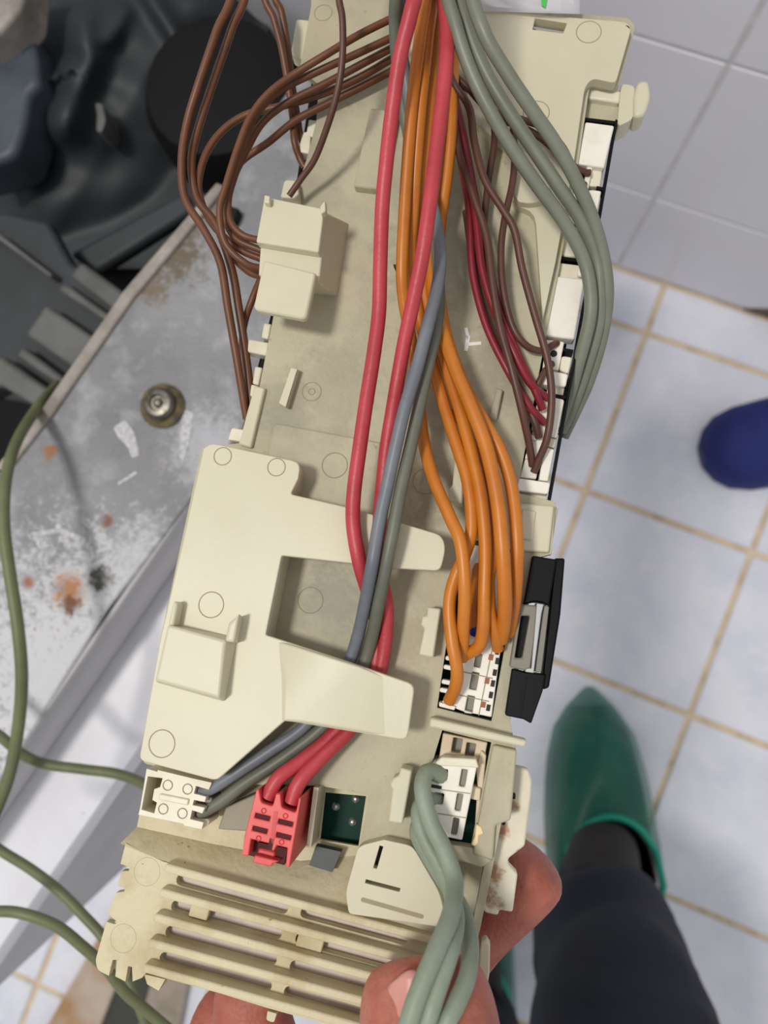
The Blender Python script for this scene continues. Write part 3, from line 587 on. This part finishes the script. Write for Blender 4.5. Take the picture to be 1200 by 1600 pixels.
# ================================================================== wires
def wire(label, m, wpx, pts, group, P=PM, name='wire', cat='wire', seg=10):
    """pts (x, y, h): through these heights over the module; wpx = apparent width"""
    if P is PM and pts[0][1] < -30:
        x, y, h = pts[0]; dx = (690 if x > 560 else 520 if x > 500 else 400) - x
        pts = [(x + dx*.6, -620, h + 26), (x + dx*.45, -330, h + 14)] + pts
    w3 = [P(*p) for p in pts]; d = sum((P(*p)-CAM).dot(FW) for p in pts if p[1] > -60)/sum(p[1] > -60 for p in pts)
    bm = bmesh.new(); tube(bm, crom(w3, 6), wpx*.5*d/1200, seg)
    return mk(name, bm, m, label=label, cat=cat, group=group, smooth=80)
RG, GG, OG, BG, MG = 'thick red wires', 'grey wires down the middle', 'orange wires to the white plug', 'brown wires on the left', 'thin wires to the right edge'
wire('left red wire running from the bundle top to the left hole of the coral plug', W_RED, 24, [(652, -40, 42), (642, 20, 40), (625, 90, 36), (612, 180, 31), (603, 260, 28), (597, 330, 25), (594, 420, 22), (592, 490, 20), (583, 560, 19), (572, 630, 18), (562, 700, 17.5), (553, 770, 16.5), (552, 820, 15.2), (562, 880, 14), (578, 935, 8), (590, 985, 4.5), (584, 1050, 4), (558, 1100, 4), (516, 1152, 5), (470, 1190, 7), (435, 1216, 9), (418, 1246, 9)], RG)
wire('red wire crossing over the orange wires into the right hole of the coral plug', W_RED, 24, [(692, -40, 34), (698, 40, 32), (697, 100, 32), (690, 170, 31), (680, 250, 30), (670, 330, 29), (660, 400, 27), (648, 460, 24), (633, 530, 20), (622, 590, 17), (612, 650, 16), (604, 700, 15), (598, 760, 14.2), (593, 830, 14), (596, 900, 13), (604, 950, 8), (601, 1010, 5), (588, 1065, 4), (556, 1128, 4.5), (502, 1184, 7), (468, 1222, 9), (455, 1254, 9)], RG)
wire('blue grey wire lying over the red wires, into the upper hole of the ivory plug', W_BLG, 20, [(636, -40, 32), (624, 30, 26), (632, 110, 20), (646, 190, 17), (662, 270, 16), (680, 340, 17), (688, 400, 19), (683, 450, 20), (668, 510, 21), (650, 580, 21), (632, 640, 21), (618, 700, 20), (605, 760, 19), (592, 820, 18.5), (582, 880, 18), (571, 940, 13), (560, 990, 7.5), (544, 1038, 5), (514, 1086, 4.5), (474, 1136, 4.5), (420, 1174, 5), (362, 1212, 5), (330, 1232, 4.4), (312, 1235, 3.6)], GG)
wire('olive grey wire beside the blue grey one, into the lower hole of the ivory plug', W_OLG, 20, [(622, -40, 36), (617, 40, 28), (624, 130, 19), (640, 220, 13), (662, 310, 11), (680, 390, 11.5), (686, 460, 13), (682, 510, 15.5), (671, 560, 17), (656, 630, 17.5), (641, 700, 17.5), (627, 760, 18), (614, 830, 18), (604, 880, 17), (592, 940, 13), (580, 1000, 7), (566, 1045, 5), (538, 1095, 4.4), (500, 1140, 4.4), (440, 1186, 4.6), (382, 1224, 4.4), (345, 1252, 3.6), (312, 1272, 3)], GG)
ow = 20
wire('orange wire at the left of the bundle, bending out alone beside the grey wires', W_ORG, ow, [(668, -40, 34), (656, 60, 31), (645, 150, 27), (637, 250, 23), (632, 330, 20), (628, 420, 17), (631, 470, 14), (640, 520, 11), (652, 590, 9), (657, 650, 9), (664, 700, 11), (678, 750, 13), (704, 810, 15), (720, 850, 16), (726, 920, 15), (724, 980, 11), (722, 1030, 5)], OG)
wire('orange wire looping leftmost to the lowest prong of the plug', W_ORG, ow, [(678, -40, 30), (668, 60, 28), (658, 160, 25), (650, 260, 21), (645, 340, 17), (641, 400, 14), (648, 460, 11), (664, 530, 10), (687, 610, 10), (708, 680, 11), (730, 750, 12), (737, 820, 12), (729, 860, 11.5), (710, 905, 11), (702, 945, 11), (706, 1000, 11), (714, 1045, 10), (712, 1072, 7), (702, 1095, 3)], OG)
wire('orange wire ending in a hook to the left over the plug body', W_ORG, ow, [(688, -40, 26), (680, 60, 24.5), (671, 160, 22), (662, 260, 18), (657, 340, 14), (657, 400, 11), (668, 480, 9.5), (693, 560, 10), (718, 640, 11), (737, 710, 12), (751, 775, 12.5), (758, 850, 12.5), (757, 920, 12), (755, 980, 10), (748, 1010, 7.5), (728, 1022, 5)], OG)
wire('thick orange wire in front, ending at the top right of the plug', W_ORG, 22, [(697, -40, 22), (693, 60, 20), (686, 160, 18), (676, 260, 15), (670, 340, 12), (672, 410, 11), (684, 490, 12), (709, 570, 14), (738, 640, 15.5), (760, 700, 16), (777, 780, 16.5), (785, 860, 16), (789, 930, 13), (788, 970, 9), (783, 1000, 4)], OG)
wire('outermost orange wire on the right of the bundle', W_ORG, ow, [(706, -40, 18), (708, 60, 16), (706, 180, 14), (699, 270, 11), (688, 350, 8.5), (684, 430, 8.5), (694, 510, 10), (720, 590, 11.5), (754, 655, 12), (782, 705, 12), (800, 765, 12), (808, 850, 12), (806, 920, 9), (800, 965, 5), (796, 990, 1.6)], OG)
wire('orange wire behind the thick one, curling left then back to the plug', W_ORG, 19, [(712, 640, 6), (752, 720, 7.5), (771, 790, 8.5), (773, 850, 9), (764, 905, 9.5), (766, 955, 9), (774, 990, 6.5), (778, 1014, 3)], OG)
wire('short orange wire deep inside the plug opening', W_ORG, 19, [(744, 860, -2), (746, 900, 1), (743, 950, 3.5), (738, 990, 2.2)], OG)
# brown wires, left
bw = 11.5
wire('outermost brown wire hanging down the far left, arcing furthest out', W_BRN, 13, [(368, -40, 20), (338, 50, 18), (311, 130, 15), (293, 190, 12), (284, 250, 10), (289, 310, 8), (318, 358, 7), (344, 410, 6), (356, 480, 4), (370, 560, 1), (380, 620, -2), (386, 655, -4)], BG)
wire('brown wire running just inside the outermost one down to the left edge', W_BRN, 13, [(388, -40, 18), (362, 45, 15), (336, 120, 12), (313, 190, 9), (299, 250, 7), (308, 310, 5), (338, 352, 4), (362, 420, 2.5), (373, 480, 1), (383, 545, -1.5), (391, 610, -3.5), (394, 650, -5)], BG)
wire('left one of a pair of brown wires dropping from the top to the left edge', W_BRN, bw, [(408, -40, 14), (428, 30, 10), (440, 75, 7), (449, 125, 4), (457, 180, 1), (460, 220, 0), (468, 246, -2), (476, 262, -3)], BG)
wire('right one of a pair of brown wires dropping from the top to the left edge', W_BRN, bw, [(424, -40, 12), (440, 20, 8), (450, 78, 4), (456, 130, 1), (464, 180, -1.5), (470, 215, -2.5), (482, 240, -3.4), (488, 250, -4)], BG)
wire('thin brown wire crossing over the other brown wires into the cable box', W_DBR, 11, [(527, -40, 30), (535, 30, 27), (535, 90, 24), (528, 140, 21), (514, 190, 17), (492, 248, 11), (470, 280, 8), (452, 306, 6)], BG)
B = [('top brown wire fanning left out of the bundle', [(618, 26, 15), (560, 55, 15), (510, 85, 15), (460, 116, 14), (420, 146, 14), (392, 182, 13.5), (372, 230, 13), (353, 290, 12), (343, 330, 11), (352, 380, 9), (384, 412, 7), (412, 420, 5)]),
     ('second brown wire from the top of the fan, curving tightly down', [(618, 56, 12), (560, 83, 12), (500, 110, 12), (440, 140, 11), (402, 176, 10.5), (383, 222, 10), (368, 270, 9.5), (357, 310, 9), (360, 346, 8.5), (380, 368, 8), (412, 377, 7)]),
     ('third brown wire from the top of the fan', [(618, 72, 9), (560, 103, 9), (510, 130, 8.5), (450, 160, 8), (410, 192, 7.5), (385, 235, 7), (362, 285, 6.5), (350, 330, 6), (368, 372, 5.5), (412, 393, 5)]),
     ('brown wire of the fan that swings widest to the left', [(618, 88, 6), (560, 122, 6), (500, 148, 5.5), (440, 166, 5), (384, 180, 5), (344, 208, 5), (318, 250, 5), (311, 300, 4.5), (332, 350, 3.5), (372, 388, 3), (412, 406, 3)]),
     ('lowest brown wire of the fan, nearest the grey rail', [(618, 108, 3.4), (560, 138, 3.4), (510, 163, 3), (462, 188, 2.5), (420, 222, 2), (376, 254, 1.5), (350, 300, 1), (343, 345, .5), (356, 390, .2), (388, 424, .4), (412, 432, 1)])]
for lb, p in B: wire(lb, W_BRN, 11.5, p, BG)
wire('short brown wire from below the cable box joining the left edge pair', W_BRN, 11, [(412, 425, 0), (394, 468, 0), (381, 510, -3), (379, 560, -5), (388, 610, -6.5), (398, 650, -7)], BG)
# thin wires, right
wire('dark brown wire passing under the grey green wires to the topmost edge connector', W_DBR, 11, [(690, 100, 14), (728, 134, 13), (765, 172, 11), (812, 186, 9), (850, 200, 7.5), (878, 228, 5), (895, 258, 2), (914, 269, -.2), (922, 270, -.6)], MG)
wire('dark brown wire running just below the topmost one to the same connector', W_DBR, 11, [(690, 124, 10.5), (735, 141, 10), (772, 180, 8.5), (830, 206, 6.5), (868, 236, 4.6), (892, 272, 1.5), (914, 290, -1)], MG)
wire('brown wire bowing right across the plate to the bottom of the long toothed connector', W_DBR, 12, [(690, 70, 17), (708, 128, 16), (733, 168, 15), (741, 220, 14), (757, 280, 13.5), (786, 328, 13), (804, 360, 12.5), (816, 420, 11), (835, 490, 9.5), (855, 560, 8), (862, 620, 6), (856, 680, 3.5), (842, 718, .6), (834, 738, -1)], MG)
wire('brown wire coming down between the maroon wires to the lowest tooth', W_DBR, 12, [(690, 60, 14), (696, 120, 13), (706, 175, 12), (720, 250, 11.5), (741, 310, 11.5), (760, 370, 11), (769, 440, 10.5), (781, 510, 9.5), (799, 575, 8.5), (815, 640, 6), (827, 695, 2), (832, 728, -1.2)], MG)
wire('short dark brown wire behind the others under the grey green wires', W_DBR, 11, [(768, 168, 5), (773, 215, 4.5), (765, 270, 4.2), (758, 330, 4), (755, 390, 4), (766, 440, 4.5)], MG)
wire('dark brown wire curving right to the upper hole of the three hole connector', W_DBR, 11, [(802, 200, 8), (804, 250, 8), (800, 290, 8), (789, 340, 8), (783, 390, 7.6), (786, 450, 7), (800, 508, 6), (820, 538, 4.6), (845, 548, 2), (866, 538, .2), (870, 536, -.8)], MG)
wire('short brown wire from the lower hole of the three hole connector', W_DBR, 11, [(863, 568, -.4), (852, 580, .4), (842, 598, .3), (836, 612, -.4)], MG)
wire('leftmost maroon wire of the thin group', W_MAR, 12, [(684, 60, 8), (690, 120, 8), (704, 180, 8), (722, 260, 7.5), (733, 330, 7), (736, 400, 6.5), (743, 450, 6), (762, 515, 5.5), (794, 580, 5), (825, 632, 3.4), (845, 655, 1), (850, 660, -.2)], MG)
wire('middle maroon wire of the thin group', W_MAR, 12, [(690, 50, 11), (698, 110, 10), (714, 185, 9), (733, 275, 8), (745, 350, 8), (753, 420, 8), (774, 490, 7.5), (800, 545, 6.5), (826, 596, 4), (850, 618, .6), (856, 622, -.4)], MG)
wire('rightmost maroon wire of the thin group', W_MAR, 12, [(690, 60, 4.5), (702, 120, 4.5), (720, 190, 5), (741, 300, 5), (758, 390, 5), (784, 490, 5), (812, 560, 4.4), (836, 610, 2.6), (848, 640, .4)], MG)
wire('brown wire sagging lowest on the left of the thin group', W_DBR, 12, [(728, 330, 3.4), (738, 400, 3.4), (748, 455, 3.2), (768, 515, 3), (792, 566, 3), (814, 612, 2.6), (836, 660, 1.4), (842, 684, -.4)], MG)
# grey green wires
GR = 'grey green wires on the right'
wire('grey green wire on the inside of the right hand curve', W_GRN, 21, [(694, -50, 36), (712, 40, 33), (735, 110, 30), (765, 172, 27), (800, 232, 23), (840, 290, 19), (880, 345, 14), (910, 400, 9), (922, 450, 6), (921, 500, 3), (903, 570, -3), (888, 622, -8), (872, 664, -12)], GR)
wire('grey green wire in the middle of the right hand curve', W_GRN, 21, [(712, -50, 33), (730, 40, 30), (757, 110, 27), (792, 170, 24), (832, 230, 20), (872, 290, 16), (906, 342, 11), (930, 396, 6), (938, 448, 3), (934, 508, -1), (914, 580, -7), (896, 630, -11), (876, 674, -15)], GR)
wire('grey green wire on the outside of the right hand curve', W_GRN, 21, [(730, -50, 38), (754, 45, 35), (790, 110, 31), (830, 170, 27), (868, 225, 22), (900, 282, 17), (926, 342, 11), (943, 402, 6), (949, 460, 2), (941, 524, -4), (921, 592, -10), (900, 640, -14), (880, 682, -18)], GR)
# pale green wires at the bottom
PG = 'pale green wires over the thumb'
wire('pale green wire crossing on top of the others and running down the left', W_PALE, 29, [(690, 1212, 2.6), (668, 1206, 6), (660, 1232, 9), (672, 1282, 11), (695, 1330, 13), (710, 1380, 16), (704, 1430, 24), (680, 1490, 31), (655, 1550, 34), (636, 1610, 34.5), (618, 1690, 31)], PG)
wire('pale green wire twisting under the first and lying in the middle on the thumb', W_PALE, 28, [(684, 1248, 1), (664, 1250, 4), (654, 1272, 6), (664, 1310, 7.5), (688, 1355, 9), (706, 1400, 12), (712, 1440, 20), (702, 1490, 28.5), (682, 1550, 32.5), (664, 1610, 33.5), (645, 1690, 30.5)], PG)
wire('pale green wire bowing out to the right beside the thumb nail', W_PALE, 27, [(676, 1282, 0), (658, 1284, 2.4), (652, 1304, 4), (668, 1336, 5), (695, 1378, 6.5), (720, 1418, 10), (734, 1468, 18), (731, 1522, 26), (712, 1570, 31), (690, 1614, 32.5), (668, 1690, 30)], PG)
# olive cables on the left
OC = 'olive cables by the machine'
wire('olive cable looping in a bow down the left border over the rail', W_OLV, 18, [(90, 600, 520), (60, 635, 560), (26, 690, 590), (9, 750, 604), (6, 820, 610), (16, 900, 612), (28, 980, 612), (34, 1060, 610), (28, 1140, 606), (12, 1220, 602), (-20, 1300, 600)], OC, PZ, 'cable', 'cable')
wire('olive cable running level under the lower left corner of the module', W_OLV, 16, [(-60, 1105, 596), (0, 1150, 592), (34, 1178, 588), (72, 1194, 584), (130, 1202, 582), (190, 1211, 580), (240, 1235, 576), (300, 1290, 570)], OC, PZ, 'cable', 'cable')
wire('olive cable slanting down below the level one and behind the grille', W_OLV, 16, [(-60, 1285, 600), (0, 1328, 600), (45, 1356, 602), (90, 1390, 604), (130, 1430, 606), (165, 1470, 608), (200, 1530, 610), (225, 1590, 612), (250, 1660, 612)], OC, PZ, 'cable', 'cable')
wire('lowest olive cable arching across the floor view at lower left', W_OLV, 17, [(-60, 1434, 640), (0, 1424, 640), (45, 1430, 640), (90, 1448, 638), (128, 1478, 636), (165, 1512, 634), (195, 1550, 632), (235, 1584, 630), (300, 1640, 628)], OC, PZ, 'cable', 'cable')

# clear bag at the top edge
bg = thing('plastic_bag', PM(800, 0, 3), 'clear plastic bag with a green print lying over the top edge of the module', 'bag')
bm = bmesh.new()
xs = [690, 740, 790, 840, 880, 906]; rows_ = [(-90, 10), (-30, 6), (10, 4.2)]
pts = [(x, y + (x-690)*.03 + (5 if r else 0), h + .8*math.sin(i*1.7 + r)) for r, (y, h) in enumerate(rows_) for i, x in enumerate(xs)]
faces(bm, pts, [(r*6+i, r*6+i+1, (r+1)*6+i+1, (r+1)*6+i) for r in range(2) for i in range(5)], .15); mk('film', bm, FILM, bg, smooth=80)
bm = bmesh.new(); faces(bm, [(846, -14, 6), (858, -12, 6), (852, 12, 5.6), (846, 8, 5.6)], [(0, 1, 2, 3)], .1); mk('print', bm, GREENP, bg, label='green printed mark')

# ================================================================== hand
def skin_mesh(name, verts, edges, m, root=0, levels=2):
    me = bpy.data.meshes.new(name); me.from_pydata([v[0] for v in verts], edges, []); o = bpy.data.objects.new(name, me); COL.objects.link(o)
    md = o.modifiers.new('skin', 'SKIN'); md.use_smooth_shade = True
    sv = me.skin_vertices[0].data
    for i, v in enumerate(verts): sv[i].radius = (v[1], v[2] if len(v) > 2 else v[1]); sv[i].use_root = (i == root)
    s = o.modifiers.new('sub', 'SUBSURF'); s.levels = levels; s.render_levels = levels
    dg = bpy.context.evaluated_depsgraph_get(); me2 = bpy.data.meshes.new_from_object(o.evaluated_get(dg)); bpy.data.objects.remove(o)
    bm = bmesh.new(); bm.from_mesh(me2); bpy.data.meshes.remove(me2); return bm
vs = []; es = []
def jt(x, y, h, r, link=None):
    vs.append((PM(x, y, h), r*1.12/1000)); i = len(vs)-1
    if link is not None: es.append((link, i))
    return i
def chain(start, pts):
    l = start
    for p in pts: l = jt(*p, link=l)
wr = jt(600, 2350, -60, 26); pm = jt(560, 2050, -46, 26, wr)
chain(pm, [(690, 1950, -18, 17), (712, 1850, 0, 15), (698, 1760, 13, 14), (680, 1660, 16.5, 14), (668, 1590, 16, 14.2), (662, 1527, 13.6, 12.8), (658, 1492, 11.5, 9.2)])
chain(pm, [(640, 1900, -45, 13), (620, 1660, -46, 11), (712, 1468, -38, 10.4), (785, 1400, -32, 10.4), (826, 1362, -29, 10.2), (847, 1338, -28, 8.6)])
chain(pm, [(520, 1880, -48, 12.5), (440, 1720, -44, 11), (385, 1600, -38, 11), (400, 1500, -38, 10), (430, 1430, -37, 8.5)])
chain(pm, [(470, 1930, -50, 12), (350, 1800, -50, 10.5), (330, 1680, -52, 10), (345, 1600, -56, 9.6), (380, 1540, -56, 8)])
chain(pm, [(440, 1990, -52, 11), (310, 1900, -56, 9), (290, 1800, -60, 8.6), (300, 1730, -64, 7.4)])
hb = skin_mesh('hand', vs, es, SKIN)
hand = mk('hand', hb, SKIN, label='bare hand gripping the grille end of the module, thumb on top', cat='hand', smooth=180)
# thumb nail
bm = bmesh.new(); g = []
for j in range(9):
    v = j/8; row = []
    for i in range(9):
        u = i/8*2-1; yy = 1516 + 110*v
        half = 47*math.sqrt(max(.06, 1-(1-min(1, v*2.4+.12))**2))
        x = 643 + u*half; h = 26.4 + 2.2*min(1, v*1.5) - 4.2*(u*half/47)**2
        row.append(bm.verts.new(PM(x, yy + 12*u*u*(1-v), h)))
    g.append(row)
for j in range(8):
    for i in range(8): bm.faces.new((g[j][i], g[j][i+1], g[j+1][i+1], g[j+1][i]))
nl = mk('thumb_nail', bm, NAIL, hand, smooth=80); md = nl.modifiers.new('t', 'SOLIDIFY'); md.thickness = .0006; md.offset = -1

# ================================================================== leg with shoe cover
pn = thing('person', PZ(900, 1330, 0), 'person in dark navy trousers with teal plastic covers over both shoes', 'person')
def oval(c, ax, wd, hh, seg=24, lo_=0.0):
    """ring across axis ax: half width wd, height hh from the floor, flattened below"""
    s = ax.cross(ZUP).normalized(); out = []
    for k in range(seg):
        a = 2*math.pi*k/seg; x = math.cos(a); y = math.sin(a)
        z = hh*(.42 + (.58*y if y > 0 else .40*max(-1, y*1.5)))
        out.append(V((c.x, c.y, 0)) + s*(wd*x) + ZUP*(lo_ + z))
    return out
def limb(pts, seg=26):
    bm = bmesh.new(); c = [p[0] for p in pts]; rr = [p[1] for p in pts]; cc = crom(c, 5); n = len(pts)
    r2 = [rr[min(int(i/5), n-2)]*(1-(i/5-min(int(i/5), n-2))) + rr[min(int(i/5)+1, n-1)]*(i/5-min(int(i/5), n-2)) for i in range(len(cc))]
    tube(bm, cc, 0, seg, r2); return bm
def leg(toe, ank, sock_px, leg_px):
    ax = (ank - toe); ax.z = 0; ax.normalize(); s_ = ax.cross(ZUP).normalized()
    hc = toe + ax*.176; hc.z = 0
    PL = [(-.012, .0), (-.006, .004), (.006, .011), (.022, .027), (.046, .043), (.078, .051), (.11, .055), (.145, .057), (.18, .057), (.21, .056), (.235, .053), (.256, .046), (.272, .034), (.281, .018)]
    def shell(inset, hr, hz, zb, cut=0.0):
        loop = [(max(s, cut) , max(w_ - inset, .0)) for s, w_ in PL]
        loop = loop + [(.284 - inset, 0)] + [(s, -w_) for s, w_ in loop[1:][::-1]]
        out = []; inn = []
        for s, w_ in loop:
            p = V((s - .176, w_)); ang = math.atan2(p.y, p.x); out.append(p); inn.append(V((math.cos(ang)*hr[0], math.sin(ang)*hr[1])))
        rings = []
        for k in range(11):
            t = k/10*math.pi/2; f = math.sin(t)**.9; z = zb + (hz-zb)*math.cos(t)**.8
            ring = []
            for o_, i_ in zip(out, inn):
                q = i_ + (o_ - i_)*f; wr = .0022*noise.noise(V((q.x*60, q.y*60, inset*500)))*(1 if 0 < k < 10 else 0)
                ring.append(V((hc.x, hc.y, 0)) + ax*q.x + s_*q.y + ZUP*(z + wr))
            rings.append(ring)
        return rings
    bm = bmesh.new(); rg = shell(0, (.063, .049), .108, .002); loft(bm, rg, cap=(False, True)); cv = mk('shoe_cover', bm, COVER, pn, smooth=80)
    bm = bmesh.new(); loft(bm, shell(.007, (.058, .044), .098, .004, .022), cap=(False, True)); mk('shoe', bm, SHOE, pn, smooth=80)
    bm = bmesh.new(); tube(bm, rg[0] + rg[0][:1], .0036, 8); mk('elastic_hem', bm, HEM, cv, smooth=80)
    bm = limb([(PZ(*p[:3]), p[3]) for p in sock_px]); mk('sock', bm, SOCK, pn, smooth=80)
    bm = limb([(PZ(*p[:3]), p[3]) for p in leg_px])
    for v in bm.verts: v.co += V((noise.noise(v.co*22), noise.noise(v.co*22 + V((5, 5, 5))), 0))*.006
    mk('trouser_leg', bm, JEAN, pn, smooth=80)
leg(PZ(926, 1078, 25), PZ(944, 1330, 60), [(946, 1334, 40, .034), (944, 1334, 100, .034), (940, 1366, 150, .037), (938, 1420, 200, .042)],
    [(936, 1432, 150, .049), (938, 1448, 168, .057), (946, 1470, 230, .061), (962, 1545, 310, .060), (980, 1640, 390, .062), (1010, 1800, 450, .066), (1040, 2100, 480, .072), (1050, 2600, 490, .078)])
leg(PZ(716, 1272, 25), PZ(724, 1524, 60), [(728, 1516, 40, .037), (726, 1516, 100, .037), (722, 1545, 150, .039), (718, 1590, 200, .042)],
    [(718, 1590, 150, .049), (714, 1606, 168, .057), (706, 1660, 230, .061), (694, 1740, 310, .060), (676, 1850, 390, .062), (660, 2050, 430, .066), (640, 2400, 450, .072), (630, 2900, 455, .078)])

# ================================================================== blue slipper at the right border
tip = PZ(1100, 712, 20); far = PZ(1400, 650, 20); ax2 = (far - tip); ax2.z = 0; ax2.normalize()
sp = thing('slipper', PZ(1250, 690, 0), 'dark blue foam slipper with a rounded toe at the right border', 'slipper')
bm = bmesh.new(); SW = [(0, .014), (.008, .030), (.022, .042), (.045, .049), (.08, .051), (.13, .046), (.19, .042), (.235, .038), (.258, .024), (.264, .010)]
def flat(c, wd, z0, z1, seg=24):
    s = ax2.cross(ZUP).normalized(); out = []
    for k in range(seg):
        a = 2*math.pi*k/seg; cx = math.cos(a); sy = math.sin(a)
        out.append(V((c.x, c.y, (z0+z1)/2)) + s*(wd*math.copysign(abs(cx)**.6, cx)) + ZUP*((z1-z0)/2*math.copysign(abs(sy)**.6, sy)))
    return out
loft(bm, [flat(tip + ax2*s, w_, .0008, .022 + .010*(s > .13)) for s, w_ in SW]); mk('sole', bm, NAVYS, sp, smooth=70)
bm = bmesh.new()
rings = []
for s, w_, h_ in ((.001, .012, .034), (.008, .030, .044), (.022, .041, .054), (.045, .048, .062), (.08, .050, .070), (.115, .048, .078), (.135, .046, .082)):
    c = tip + ax2*s; sd = ax2.cross(ZUP).normalized(); outer = []; inner = []
    for k in range(17):
        a = math.pi*k/16; cx = math.cos(a); sy = math.sin(a)
        outer.append(V((c.x, c.y, .012)) + sd*(w_*math.copysign(abs(cx)**.7, cx)) + ZUP*((h_-.012)*sy**.8))
        inner.append(V((c.x, c.y, .012)) + sd*((w_-.005)*math.copysign(abs(cx)**.7, cx)) + ZUP*(max(h_-.018, .004)*sy**.8))
    rings.append(outer + inner[::-1])
loft(bm, rings); mk('upper', bm, NAVY, sp, smooth=70)
